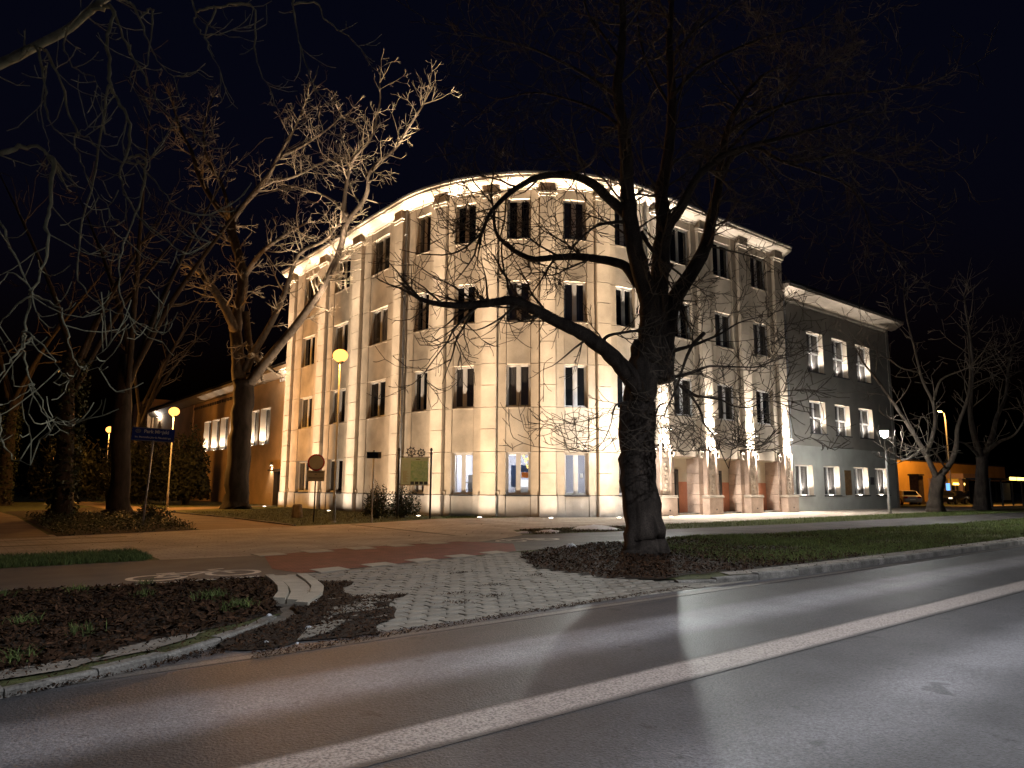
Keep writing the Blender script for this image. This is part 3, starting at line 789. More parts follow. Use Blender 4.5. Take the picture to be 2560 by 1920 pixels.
# flat strips either side of each window, spandrels between windows
edges = sorted([(qc-w/2, qc+w/2) for qc, w in pil])
for i, (qc, w) in enumerate(bays):
    a = max([e[1] for e in edges if e[1] <= qc] + [0.0]); c_ = min([e[0] for e in edges if e[0] >= qc] + [QE])
    for q0, q1 in ((a, qc-w/2), (qc+w/2, c_)):
        zs = SZ if not RIGHT(qc) else [3.4]+SZ[2:]
        for z0, z1 in zip(zs[:-1], zs[1:]): panel('wall_panel', 'stone_strip', q0, q1, z0, z1, 0)
        if not RIGHT(qc): pbox(MB(), q0+.012, q1-.012, -.1, 1.1, CORE, .04).build('plinth_panel', 'plinth_stone', bld)
    sp = [(ZW[0][1], ZW[1][0]), (ZW[1][1], ZW[2][0]), (ZW[2][1], ZW[3][0]), (ZW[3][1], 17.96)]
    for z0, z1 in sp: panel('spandrel_panel', 'stone_spandrel', qc-w/2, qc+w/2, z0+(.0), z1, -.045, j=.010)
    if not RIGHT(qc):
        pbox(MB(), qc-w/2+.012, qc+w/2-.012, -.1, 1.06, CORE, -.01).build('plinth_panel', 'plinth_stone', bld)
        if i == 2: panel('spandrel_panel', 'stone_spandrel', qc-w/2, qc+w/2, 1.12, ZW[0][1], -.045, j=.010)
# ends of the facade beyond the last pilasters
for q0, q1, rt in ((0.0, .07, 0), (Q2+14.55, QE, 1)):
    zs = SZ if not rt else [0]+SZ[1:]
    for z0, z1 in zip(zs[:-1], zs[1:]): panel('wall_panel', 'stone_strip', q0-.01, q1+.01, z0, z1, 0, j=.008)
# between pilaster at the left junction and the curve, and at the right junction
# inner wall behind the slabs: whole above the ground floor, with openings below
lit = [4, 5, 6]
mb = pbox(MB(), .02, QE-.02, ZW[0][1]+.02, 18.25, CORE-.25, CORE-.005)
op = [(bays[i][0]-bays[i][1]/2, bays[i][0]+bays[i][1]/2) for i in lit]
PORT = [(Q2+3.35, 2.5), (Q2+7.68, 2.5), (Q2+11.98, 2.5)]
op += [(q-w/2, q+w/2) for q, w in PORT]
x = .02
for a, b_ in op:
    pbox(mb, x, a, -.1, ZW[0][1]+.02, CORE-.25, CORE-.005); x = b_
pbox(mb, x, QE-.02, -.1, ZW[0][1]+.02, CORE-.25, CORE-.005)
for a, b_ in op[:3]: pbox(mb, a, b_, -.1, ZW[0][0]-.02, CORE-.25, CORE-.005)
mb.build('inner_wall', 'joint', bld)

# windows
def window(i, k, qc, w, z0, z1):
    clear = (k == 0 and i in lit)
    cur_ = (not clear) and ((i*5+k*3) % 4 in (0, 3))
    fm = 'frame_white'
    f = MB(); fw = .075; y0, y1 = -.31, -.235; x0, x1 = qc-w/2, qc+w/2; mid = (x0+x1)/2
    pbox(f, x0, x1, z1-fw, z1, y0, y1); pbox(f, x0, x1, z0, z0+fw, y0, y1)
    pbox(f, x0, x0+fw, z0+fw, z1-fw, y0, y1); pbox(f, x1-fw, x1, z0+fw, z1-fw, y0, y1)
    pbox(f, mid-.085, mid+.085, z0+fw, z1-fw, y0, y1+.01)
    wo = f.build('window', fm, bld)
    for a, b_ in ((x0+fw, mid-.085), (mid+.085, x1-fw)):
        # each leaf: casement rails and a pane
        r_ = MB(); t = .045
        pbox(r_, a, b_, z1-fw-t, z1-fw, -.30, -.25); pbox(r_, a, b_, z0+fw, z0+fw+t, -.30, -.25)
        pbox(r_, a, a+t, z0+fw+t, z1-fw-t, -.30, -.25); pbox(r_, b_-t, b_, z0+fw+t, z1-fw-t, -.30, -.25)
        r_.build('casement', fm, wo)
        pbox(MB(), a+t, b_-t, z0+fw+t, z1-fw-t, -.278, -.272).build('pane', 'glass_clear' if clear or cur_ else 'glass_dark', wo)
    if cur_:   # drawn curtain behind part of the glass
        mb = MB(); nn = 12; c0, c1 = (x0+.05, x0+.05+(w-.1)*(.30+.45*((i*3+k) % 3)/2))
        for t_ in range(nn):
            ua, ub = c0+(c1-c0)*t_/nn, c0+(c1-c0)*(t_+1)/nn
            mb.quad(pm(ua, -.325-.012*(t_ % 2), z0), pm(ub, -.325-.012*((t_+1) % 2), z0), pm(ub, -.325-.012*((t_+1) % 2), z1), pm(ua, -.325-.012*(t_ % 2), z1))
        mb.build('curtain', 'curtain', wo)
    # sill
    mb = MB(); pbox(mb, x0-.05 if k == 0 else x0+.004, x1+.05 if k == 0 else x1-.004, z0-.07, z0-.005, CORE+.02, .07 if k == 0 else -.02)
    mb.build('sill', 'roof_metal' if k == 0 else 'stone_spandrel', wo)
    return wo
for i, (qc, w) in enumerate(bays):
    for k, (z0, z1) in enumerate(ZW):
        if k == 0 and (RIGHT(qc) or i == 2): continue
        if k == 0 and i == 3: window(i, k, qc, w*.8, z0, 2.3); panel('spandrel_panel', 'stone_spandrel', qc-w/2, qc+w/2, 2.3, 3.36, -.045, j=.01); panel('spandrel_panel', 'stone_spandrel', qc-w/2, qc-w*.4, 1.12, 2.3, -.045, j=.005); panel('spandrel_panel', 'stone_spandrel', qc+w*.4, qc+w/2, 1.12, 2.3, -.045, j=.005); continue
        window(i, k, qc, w, z0, z1)

# cornice: moulded band, soffit and gutter edge
prof = [(CORE, 17.98), (.04, 17.98), (.04, 18.06), (.10, 18.10), (.16, 18.16), (.30, 18.20), (.44, 18.28), (.58, 18.36), (.58, 18.40), (.66, 18.40), (.66, 18.56), (.70, 18.58), (.70, 18.64), (CORE, 18.70)]
cor = psweep(MB(), -.55, QE+.5, prof).build('cornice', 'cornice_paint', bld)
psweep(MB(), -.58, QE+.53, [(.45, 18.69), (.74, 18.66), (.745, 18.72), (.45, 18.78)]).build('roof_edge', 'roof_metal', cor)
# roof and hidden sides
mb = MB(); ring = [pm(q, .5, 18.78) for q in qcuts(-.4, QE+.4)]
mb.poly(ring+[(46, 54.3, 18.78)]); mb.build('roof', 'roof_metal', bld)
mb = MB(); mb.box(21.2, 45.6, 53.6, 53.915, -.1, 18.3); mb.box(45.3, 45.595, 26.4, 53.6, -.1, 18.3); mb.build('end_wall', 'render_orange', bld)
# downpipes at both ends of the curve
for q in (Q1+.10, Q2-.02):
    p0 = Vector(pm(q, .13, 0)); pts = [(p0.x, p0.y, z) for z in (.15, 6, 12, 18.1)]
    dpipe = MB().tube(pts, .085, 10).build('downpipe', 'steel', bld, smooth=True)
    for z in np.arange(1.4, 18, 1.9):
        MB().lathe([(.105, -.03), (.115, 0), (.105, .03)], 10, (p0.x, p0.y, float(z))).build('pipe_clip', 'steel', dpipe)
# small lighting ducts and junction boxes at the foot of pilaster sides
for qc, w in pil[:8]:
    pbox(MB(), qc+w/2+.04, qc+w/2+.16, 1.12, 1.32, 0.005, .09).build('junction_box', 'stone_spandrel', bld)

# entrance front: pillars, reliefs, rings, portals
def portal_pillar(qc):
    # broad jamb wall each side with slab courses
    x = XC+(qc-Q2); yf = YC-RAD
    zz = [0, .56, 1.12, 1.75, 2.35, 2.95, 3.94]
    return x, yf, zz
FY = YC-RAD   # front plane of the right facade
for n_, (qc, w) in enumerate(pil[8:]):
    x = XC+(qc-Q2)
    shaft_m = 'relief_stone'
    root = MB().box(x-.5, x+.5, FY-.26, FY+.3, 1.14, 3.94).build('entrance_pillar', 'portal_stone', bld)
    # jamb slabs behind the pillar, flush with the wall strips
    zz = [-.1, .58, 1.16, 1.8, 2.4, 3.36]
    for sgn in (-1, 1):
        e = x+sgn*.52
        e2 = {0: (x-1.05, x+1.10), 1: (x-.95, x+1.05), 2: (x-.95, x+1.03), 3: (x-.9, x+.72)}[n_]
        o2 = e2[0] if sgn < 0 else e2[1]
        a, b_ = min(e, o2), max(e, o2)
        for z0, z1 in zip(zz[:-1], zz[1:]):
            MB().box(a+.004, b_-.004, FY, FY+.36, z0+.01, z1-.01).build('jamb_slab', 'portal_stone', bld)
        MB().box(a+.004, b_-.004, FY, FY+.36, 3.37, 3.95).build('jamb_slab', 'stone_strip', bld)
    # plinth with cap and small vent
    pl = MB().box(x-.68, x+.68, FY-.52, FY-.005, -.1, .98).build('pillar_plinth', 'portal_stone', bld, bevel=.02)
    mb = MB().box(x-.74, x+.74, FY-.58, FY-.004, .985, 1.04); mb.box(x-.70, x+.70, FY-.55, FY-.004, 1.042, 1.13); mb.build('plinth_cap', 'cornice_paint', pl, bevel=.012)
    MB().lathe([(.05, 0), (.05, .01)], 12).xf(Matrix.Translation((x, FY-.521, .3)) @ Matrix.Rotation(R(90), 4, 'X')).build('vent', 'dark_metal', pl)
    # fluted ribs on both sides of a sunken relief panel
    for sx_ in (-.46, -.38, .38, .46):
        MB().tube([(x+sx_, FY-.27, 1.15), (x+sx_, FY-.27, 3.9)], .034, 8).build('rib', 'portal_stone', root, smooth=True)
    MB().box(x-.3, x+.3, FY-.30, FY-.262, 1.2, 3.15).build('relief_panel', 'relief_stone', root, bevel=.01)
    for k_ in range(7):   # carved bosses down the panel
        z = 1.45+k_*.24; rr_ = .10+.03*((k_*5) % 3)
        MB().lathe([(rr_, 0), (rr_*.8, .03), (.02, .05)], 10).xf(Matrix.Translation((x+.05*((k_ % 3)-1), FY-.30, z)) @ Matrix.Rotation(R(90), 4, 'X')).build('carving', 'relief_stone', root, smooth=True)
    # shield in a square niche
    mb = MB(); mb.box(x-.33, x+.33, FY-.285, FY-.262, 3.2, 3.92); mb.build('niche', 'relief_stone', root)
    sh = [(-.24, 3.86), (.24, 3.86), (.25, 3.6), (.2, 3.42), (.1, 3.3), (0, 3.25), (-.1, 3.3), (-.2, 3.42), (-.25, 3.6)]
    mb = MB(); n = len(sh); mb.v = [(x+a, FY-.285, z) for a, z in sh]+[(x+a*.8, FY-.36, 3.58+(z-3.58)*.8) for a, z in sh]
    mb.f = [(i, n+i, n+(i+1) % n, (i+1) % n) for i in range(n)]+[tuple(range(n, 2*n))]
    mb.build('shield', 'relief_stone', root)
    MB().lathe([(.1, 0), (.09, .05), (.03, .08)], 12).xf(Matrix.Translation((x, FY-.36, 3.6)) @ Matrix.Rotation(R(90), 4, 'X')).build('carving', 'relief_stone', root, smooth=True)
    # rings hung at both sides (life-buoy medallions)
    for sgn in (-1, 1):
        if n_ == 3 and sgn > 0: continue
        rx = x+sgn*.78; ring_pts = [(rx+.17*math.cos(a), FY-.12, 3.52+.2*math.sin(a)) for a in np.linspace(0, 2*math.pi, 21)]
        rg = MB().tube(ring_pts, .075, 8, cap=False).build('ring_medallion', 'cornice_paint', root, smooth=True)
        MB().tube([(rx-sgn*.02, FY-.1, 3.74), (rx-sgn*.13, FY-.1, 3.86), (rx-sgn*.2, FY-.1, 3.92)], [.05, .04, .03], 6).build('ring_bow', 'cornice_paint', root, smooth=True)
# portal recesses: back wall in two colours, doors, jambs, ceiling, step
for n_, (qc, w) in enumerate(PORT):
    x = XC+(qc-Q2); a, b_ = x-w/2, x+w/2; D = .95
    po = MB().box(a+.01, b_-.01, FY+D, FY+D+.1, 1.92, 3.36).build('portal', 'cream_paint', bld)
    MB().box(a+.01, b_-.01, FY+D-.004, FY+D+.1, -.05, 1.915).build('lower_wall', 'coral_paint', po)
    MB().box(a+.01, b_-.01, FY+.3, FY+D-.006, 3.30, 3.36).build('ceiling', 'cream_paint', po)
    for sgn, xx in ((-1, a), (1, b_)):
        zs = [-.05, .58, 1.16, 1.8, 2.4, 3.29]
        for z0, z1 in zip(zs[:-1], zs[1:]):
            MB().box(xx-.06+.065*0, xx+.06, FY+.365, FY+D-.006, z0+.008, z1-.008).build('jamb_slab', 'portal_stone', po)
    MB().box(a+.06, b_-.06, FY+.05, FY+D-.006, -.05, .10).build('step', 'concrete', po)
    dx = a+.55 if n_ == 0 else (a+.60 if n_ == 1 else a+.1)
    if n_ < 2:
        d = MB().box(dx, dx+1.0, FY+D-.08, FY+D-.006, .10, 2.65).build('door', 'door_dark', po)
        MB().box(dx+.14, dx+.86, FY+D-.088, FY+D-.081, .35, 2.45).build('door_glass', 'glass_dark', d)
        MB().bar((dx+.08, FY+D-.13, 1.2), (dx+.24, FY+D-.13, 1.2), .03, .03).build('handle', 'steel', d)
# band over the portals
pbox(MB(), Q2+1.6, Q2+13.5, 3.375, 3.40, CORE, .015).build('lintel_band', 'portal_stone', bld)
# the small side door and niche panels at the left end of the front are part of the wall strips

# interior of the lit corner room (shell)
rm = MB()
psweep(rm, Q1+3.0, Q2-3.0, [(-5.0, 0), (-4.9, 0), (-4.9, 3.8), (-5.0, 3.8)])
pbox(rm, Q1+2.9, Q2-2.9, 3.45, 3.55, -5.0, -.7)
pbox(rm, Q1+2.9, Q2-2.9, .30, .36, -5.0, -.7)
pbox(rm, Q1+2.95, Q1+3.05, .3, 3.5, -5.0, -.65); pbox(rm, Q2-3.05, Q2-2.95, .3, 3.5, -5.0, -.65)
rm.build('corner_room', 'room_wall', bld)
qa = bays[5][0]
def inroom(q, w, z): return pm(q, w, z)
for k, (q, sz_) in enumerate(((qa-1.2, 1.6), (qa+2.0, 1.2))):
    t_ = MB(); pbox(t_, q-sz_/2, q+sz_/2, 3.30, 3.34, -2.3, -2.2)
    lo = t_.build('ceiling_tube', 'tube_light', None); tag(lo, ['white ceiling tube light seen through the middle corner window', 'white ceiling tube light behind the right corner window'][k], 'ceiling light', 'tube lights of the corner room')
lamp('POINT', pm(qa-2.2, -2.2, 2.9), 800, (1, .97, .95), bld, radius=.2, name='room_light')
lamp('POINT', pm(qa+1.2, -2.6, 2.9), 300, (1, .95, .9), bld, radius=.2, name='room_light')
def wallpanel(name, m, q, z0, z1, w, dw, label, cat):
    o = pbox(MB(), q-w/2, q+w/2, z0, z1, -dw-.03, -dw).build(name, m); tag(o, label, cat); return o
wallpanel('poster', 'poster_orange', qa+.30, 2.05, 2.35, .5, 1.6, 'small orange poster standing behind the middle corner window', 'poster')
wallpanel('poster', 'poster_blue', qa-.45, 1.55, 2.75, .5, 1.9, 'dark blue banner behind the left leaf of the middle corner window', 'banner')
wallpanel('poster', 'poster_blue', qa+.35, 2.36, 2.75, .75, 1.7, 'slate blue panel above the orange poster in the middle window', 'panel')
wallpanel('notice', 'sign_white', bays[6][0]+.36, 2.05, 2.28, .16, .30, 'small white notice stuck inside the right corner window', 'notice')
def rack(name, q, w, wd, z, label):   # white display shelf with uprights
    e = empty(name, label, 'shelf')
    pbox(MB(), q-w/2, q+w/2, z, z+.05, -wd-.5, -wd).build('shelf_board', 'furniture_white', e)
    pbox(MB(), q-w/2, q+w/2, z-.55, z-.5, -wd-.5, -wd).build('shelf_board', 'furniture_white', e)
    pbox(MB(), q-w/2, q+w/2, .36, z+.45, -wd-.56, -wd-.52).build('back_board', 'furniture_white', e)
    for s in (-1, 1):
        pbox(MB(), q+s*(w/2-.03)-.025, q+s*(w/2-.03)+.025, .36, z-.55, -wd-.3, -wd-.25).build('leg', 'furniture_white', e)
rack('display_shelf', bays[4][0]+.15, 1.5, 1.2, 1.75, 'white display shelf glowing behind the left corner window')
rack('display_shelf', qa+.2, 1.7, 2.3, 1.5, 'low white display shelf behind the middle corner window')
rt_ = random.Random(4)
for k, (q, lb) in enumerate(((bays[4][0]+.25, 'tangle of dark stems in a tray on the left corner window sill'), (qa-.3, 'dark dried plant on the sill of the middle corner window'))):
    mb = MB()
    for t_ in range(26):
        b0 = Vector(pm(q+rt_.uniform(-.3, .3), -.75+rt_.uniform(-.1, .1), 1.15)); d0 = Vector((rt_.uniform(-.3, .3), rt_.uniform(-.3, .3), rt_.uniform(.2, .55)))
        mb.tube([b0, b0+d0*.6, b0+d0+Vector((rt_.uniform(-.1, .1), rt_.uniform(-.1, .1), 0))], [.012, .009, .004], 4)
    e = empty('potted_plant', lb, 'plant')
    mb.build('stems', 'dark_metal', e); pbox(MB(), q-.35, q+.35, 1.02, 1.16, -.9, -.6).build('tray', 'bollard', e)
fl = MB(); rf = random.Random(2)
for k in range(46):
    t = k/46; q = qa+.22+.42*t+rf.uniform(-.1, .1)*.5; z = 3.28-1.1*t*rf.random()-.05
    c = Vector(pm(q, -.62-rf.random()*.1, z)); r_ = .018
    fl.hexa([c+Vector((a*r_, b_*r_, d_*r_)) for a, b_, d_ in ((-1, -1, -1), (1, -1, -1), (1, 1, -1), (-1, 1, -1), (-1, -1, 1), (1, -1, 1), (1, 1, 1), (-1, 1, 1))])
tag(fl.build('fairy_lights', 'fairy'), 'warm fairy lights hanging in the middle corner window', 'string lights')

# in-ground uplights in front of each pilaster (and one at each free corner)
# photometric curve of the uplights: a strong narrow beam with a weak wide skirt, so a wall 1.5 m away is washed evenly
def ies_text():
    ang = [0, 2, 3, 4, 4.6, 5.2, 6, 7, 8, 9, 10, 12, 14, 16, 18, 20, 23, 26, 30, 35, 40, 45, 50, 55, 60, 65, 70, 75, 80, 85, 90]
    peak = 1/math.sin(R(5.2))**UP_EXP
    cd = []
    for t in ang:
        v = 1/math.sin(R(max(t, 5.2)))**UP_EXP
        if t < 5.2: v = peak*np.interp(t, [0, 2, 3, 4, 4.6, 5.2], [.16, .18, .26, .55, .85, 1.0])
        if t > 70: v *= (90-t)/20
        cd.append(v)
    ang2 = ang+[180]; cd2 = cd+[0.0]
    t = bpy.data.texts.new('uplight.ies')
    t.write('IESNA:LM-63-2002\nTILT=NONE\n1 -1 1 %d 1 1 2 0 0 0\n1 1 100\n%s\n0\n%s\n' % (len(ang2), ' '.join('%g' % v for v in ang2), ' '.join('%.4f' % v for v in cd2)))
    return t
IES = ies_text()
def ies_lamp(loc, power, col, parent):
    d = bpy.data.lights.new('lamp_light', 'POINT'); d.energy = power; d.color = col; d.shadow_soft_size = .06
    d.use_nodes = True; nt = d.node_tree
    n = nt.nodes.new('ShaderNodeTexIES'); n.mode = 'INTERNAL'; n.ies = IES
    nt.links.new(n.outputs[0], nt.nodes['Emission'].inputs['Strength'])
    o = bpy.data.objects.new('lamp_light', d); o.location = loc; o.rotation_euler = (math.pi, 0, 0)
    return link(o, parent)
ordn = ['first', 'second', 'third', 'fourth', 'fifth', 'sixth', 'seventh', 'eighth', 'ninth']
def uplight(q, w, lab, col, narrow=1.0, wide=1.0, spread=1.25):
    b0 = Vector(pm(q, w, 0)); tgt = Vector(pm(q, .05, 14.0))
    e = empty('ground_uplight', lab, 'spotlight', 'in-ground spotlights along the facade', loc=b0)
    MB().lathe([(.17, -.05), (.17, .02), (.13, .03), (.13, .012)], 18).build('housing', 'steel', e)
    MB().lathe([(.125, .008), (.10, .035), (.04, .045)], 16).build('lens', 'lens_warm', e)
    ies_lamp((0, 0, .07), UP_POWER*narrow, col, e)
for k, (qc, w) in enumerate(pil[:8]):
    wm = 1.0
    col = WARM
    uplight(qc, 1.5, 'round glowing ground spotlight at the foot of the %s pilaster from the left end' % ordn[k], col, narrow=[1.0, .92, 1.08, .9, 1.0, 1.07, .93, 1.0][k])
uplight(Q2-.1, 1.5, 'ground spotlight at the right end of the rounded corner, beside the big trunk', NEUT, .9)
# wall lamps on the entrance pilasters, shining up and down
for k, (qc, w) in enumerate(pil[8:]):
    x = XC+(qc-Q2); e = empty('pillar_lamp', 'bar-shaped up and down wall lamp over the %s entrance pillar' % ['leftmost', 'second', 'third', 'rightmost'][k], 'wall lamp', 'wall lamps of the entrance', loc=(x, FY, 4.86))
    mb = MB().box(-.46, .46, -.50, -.22, -.03, .05); mb.box(-.1, .1, -.23, -.2, -.05, .07); mb.build('housing', 'steel', e, bevel=.01)
    MB().box(-.4, .4, -.46, -.26, -.036, -.031).build('lower_lens', 'strip_warm', e)
    MB().box(-.4, .4, -.46, -.26, .051, .056).build('upper_lens', 'strip_warm', e)
    for sx_ in (-.28, 0, .28):
        lamp('SPOT', (sx_, -.40, .08), 420, NEUT, e, aim=(sx_, -.24, 6), size=95, radius=.05)
    lamp('SPOT', (0, -.42, .08), 7000, NEUT, e, aim=(0, -.2, 13), size=36, radius=.05)
    lamp('SPOT', (0, -.42, -.06), 2600, NEUT, e, aim=(0, -1.1, -4.5), size=140, radius=.06)

# ------------------------------------------------------------------ walls with openings
def open_wall(mb, U, openings, z0, z1, place):
    """U: (u0,u1) range; openings: (u0,u1,z0,z1); place(u,z,depth)-> xyz; builds front face cells and reveals"""
    us = sorted({U[0], U[1], *[o[0] for o in openings], *[o[1] for o in openings]})
    zs = sorted({z0, z1, *[o[2] for o in openings], *[o[3] for o in openings]})
    for a, b_ in zip(us[:-1], us[1:]):
        for c_, d_ in zip(zs[:-1], zs[1:]):
            uc, zc = (a+b_)/2, (c_+d_)/2
            if any(o[0] < uc < o[1] and o[2] < zc < o[3] for o in openings): continue
            mb.quad(place(a, c_, 0), place(b_, c_, 0), place(b_, d_, 0), place(a, d_, 0))
    return mb
def reveal(mb, o, depth, place):
    a, b_, c_, d_ = o
    for (p, q) in (((a, c_), (b_, c_)), ((b_, c_), (b_, d_)), ((b_, d_), (a, d_)), ((a, d_), (a, c_))):
        mb.quad(place(*p, 0), place(*q, 0), place(*q, depth), place(*p, depth))
    return mb

# right wing
WY = 26.33
wing = empty('right_wing', 'darker grey three storey wing with lit window reveals right of the entrance', 'building')
pR = lambda u, z, d: (u, WY+d, z)
W_up = [(49.48, 51.85), (53.3, 55.68), (57.22, 59.6)]
W_md = [(49.32, 51.68), (53.14, 55.5), (57.06, 59.44)]
W_gr = [(46.88, 49.25), (50.84, 53.2), (55.48, 57.86), (59.15, 61.5)]
ops_up = [(a, b_, 10.2, 13.24) for a, b_ in W_up]+[(a, b_, 5.6, 8.0) for a, b_ in W_md]
ops_gr = [(a, b_, 1.07, 3.23) for a, b_ in W_gr]
open_wall(MB(), (45.6, 63.3), ops_up, 4.6, 15.35, pR).build('upper_wall', 'render_grey', wing)
open_wall(MB(), (45.6, 63.3), ops_gr, -.1, 4.56, lambda u, z, d: (u, WY+d-.03, z)).build('lower_wall', 'render_light', wing)
MB().box(45.6, 63.3, WY-.06, WY+.02, 4.53, 4.62).build('string_course', 'render_light', wing)
MB().box(45.6, 63.3, WY-.05, WY+.02, 15.0, 15.1).build('string_course', 'render_grey', wing)
mb = MB(); mb.poly([(63.3, WY-.03, -.1), (63.3, 44, -.1), (63.3, 44, 15.35), (63.3, WY-.03, 15.35)]); mb.box(45.65, 63.25, 29, 29.2, -.1, 15); mb.build('end_wall', 'render_grey', wing)
MB().box(62.9, 63.32, WY-.05, WY+.3, -.1, 15.3).build('corner_strip', 'render_grey', wing)
wc = MB(); pr = [(WY+.1, 15.36), (WY-.25, 15.42), (WY-.55, 15.6), (WY-.95, 15.78), (WY-1.0, 15.80), (WY-1.0, 15.98), (WY+.1, 16.1)]
n = len(pr); wc.v = [(45.62, y_, z_) for y_, z_ in pr]+[(64.4, y_, z_) for y_, z_ in pr]
wc.f = [(i, (i+1) % n, n+(i+1) % n, n+i) for i in range(n)]+[tuple(range(n-1, -1, -1)), tuple(range(n, 2*n))]
wcor = wc.build('cornice', 'cornice_paint', wing)
MB().box(45.62, 64.45, WY-1.05, WY+18, 15.985+.13, 16.2).build('roof', 'roof_metal', wing)
MB().box(45.62, 64.45, WY-1.07, WY-.98, 15.99, 16.1).build('gutter', 'roof_metal', wcor)
def wing_window(u0, u1, z0, z1, transom, yoff=0.0, tall=False):
    D = .42; f = MB(); fw = .08; y0, y1 = WY+yoff+D-.08, WY+yoff+D
    f.box(u0, u1, y0, y1, z1-fw, z1); f.box(u0, u1, y0, y1, z0, z0+fw); f.box(u0, u0+fw, y0, y1, z0+fw, z1-fw); f.box(u1-fw, u1, y0, y1, z0+fw, z1-fw)
    m_ = (u0+u1)/2; f.box(m_-.09, m_+.09, y0-.01, y1, z0+fw, z1-fw)
    if transom: 
        zt = z0+(z1-z0)*.5; f.box(u0+fw, m_-.09, y0, y1, zt-.06, zt+.06); f.box(m_+.09, u1-fw, y0, y1, zt-.06, zt+.06)
    wo = f.build('window', 'frame_white', wing)
    for a, b_ in ((u0+fw, m_-.09), (m_+.09, u1-fw)):
        segs = [(z0+fw, z1-fw)] if not transom else [(z0+fw, zt-.06), (zt+.06, z1-fw)]
        for c_, d_ in segs: MB().box(a, b_, y0+.035, y0+.041, c_, d_).build('pane', 'glass_clear', wo)
    # pleated curtain behind the glass
    mb = MB(); nn = 26
    for k in range(nn):
        xa, xb = u0+(u1-u0)*k/nn, u0+(u1-u0)*(k+1)/nn
        if .08 < (k+.5)/nn < .36: continue
        ya, yb = y1+.10+.03*(k % 2), y1+.10+.03*((k+1) % 2)
        mb.quad((xa, ya, z0+.05), (xb, yb, z0+.05), (xb, yb, z1), (xa, ya, z1))
    mb.build('curtain', 'curtain', wo)
    reveal(MB(), (u0, u1, z0, z1), D, lambda u, z, d: (u, WY+yoff+d-.001, z)).build('reveal', 'cornice_paint', wo)
    MB().box(u0-.06, u1+.06, WY+yoff-.09, WY+yoff+D-.09, z0-.06, z0+.012).build('sill', 'roof_metal', wo)
    ml = MB().box(m_+.15, m_+.45, WY+yoff+D-.2, WY+yoff+D-.1, z0+.014, z0+.05).build('sill_light', 'strip_warm', wo)
    lamp('SPOT', (m_+.3, WY+yoff+D-.2, z0+.1), 620, NEUT, wo, aim=(m_+.75, WY+yoff+D-.12, z1), size=110, radius=.04)
for a, b_ in W_up: wing_window(a, b_, 10.2, 13.24, True)
for a, b_ in W_md: wing_window(a, b_, 5.6, 8.0, True)
for a, b_ in W_gr: wing_window(a, b_, 1.07, 3.23, False, -.03)
MB().box(45.62, 63.2, 29.0, 29.05, 0, 15).build('inner_wall', 'joint', wing)
# cove lamp under the eaves, hidden behind a ledge
MB().box(45.9, 63.2, WY-.13, WY-.10, 15.10, 15.20).build('light_ledge', 'render_grey', wing)
MB().box(46.0, 63.0, WY-.09, WY-.06, 15.161, 15.175).build('light_strip', 'strip_eaves', wing)
# rainwater pipe between the two buildings
dpipe = MB().tube([(46.25, WY-.16, z) for z in (.1, 5, 10, 15.4)], .09, 10).build('downpipe', 'steel', wing, smooth=True)
for z in np.arange(1.2, 15, 1.6): MB().lathe([(.105, -.03), (.12, 0), (.105, .03)], 10, (46.25, WY-.16, float(z))).build('pipe_clip', 'steel', dpipe)
pq = MB().box(53.98, 54.9, WY-.10, WY-.034, 1.1, 2.97).build('memorial_plaque', 'plaque_bronze'); tag(pq, 'tall bronze plaque on the wall between the ground floor windows', 'plaque')
pq = MB().box(58.2, 58.78, WY-.08, WY-.034, 1.9, 2.5).build('wall_plaque', 'sign_back'); tag(pq, 'small dark plaque beside the last ground floor window of the grey wing', 'plaque')

# left wing
LX = 21.35
lw = empty('left_wing', 'low wing glowing orange with a row of lit windows behind the left tree', 'building')
pL = lambda u, z, d: (LX+d, u, z)
LWN = [(58.72+2.78*k, 61.1+2.78*k) for k in range(7)]
ops = [(a, b_, 5.05, 8.15) for a, b_ in LWN]+[(55.4, 57.25, -.1, 2.72)]
mb = MB()
open_wall(mb, (53.9, 102), ops, -.1, 10.35, lambda u, z, d: (LX+d, u, z)); mb.f = [tuple(reversed(f)) for f in mb.f]
mb.build('wall', 'render_orange', lw)
mb = MB().box(LX-.55, LX+12, 101.9, 111, -.1, 12.9); mb.build('end_block', 'render_orange', lw)
MB().box(LX+.05, LX+.6, 54, 101.8, 10.3, 10.34).build('wall_head', 'render_orange', lw)
MB().box(LX+3, LX+3.1, 54, 101.8, -.1, 10.3).build('inner_wall', 'joint', lw)
pr = [(LX+.1, 10.36), (LX-.1, 10.4), (LX-.35, 10.62), (LX-.62, 10.85), (LX-.66, 10.86), (LX-.66, 11.15), (LX+.1, 11.28)]
wc = MB(); n = len(pr); wc.v = [(x_, 53.96, z_) for x_, z_ in pr]+[(x_, 101.85, z_) for x_, z_ in pr]
wc.f = [(i, n+i, n+(i+1) % n, (i+1) % n) for i in range(n)]+[tuple(range(n)), tuple(range(2*n-1, n-1, -1))]
lc = wc.build('cornice', 'cornice_paint', lw)
MB().box(LX-.7, LX+14, 53.96, 101.85, 11.29, 11.36).build('roof', 'roof_metal', lw)
for k in range(22): MB().box(LX-.10, LX-.005, 64.5+k*.8, 64.9+k*.8, 9.72, 10.0).build('dentil', 'joint', lc)
for k in range(5): MB().box(LX-.12, LX-.005, 54.6+k*.5, 54.85+k*.5, 10.02, 10.3).build('dentil', 'cornice_paint', lc)
MB().box(LX-.14, LX-.005, 81.9, 82.8, -.1, 10.35).build('pilaster', 'render_orange', lw)
MB().box(LX-.14, LX-.005, 100.9, 101.8, -.1, 10.35).build('pilaster', 'render_orange', lw)
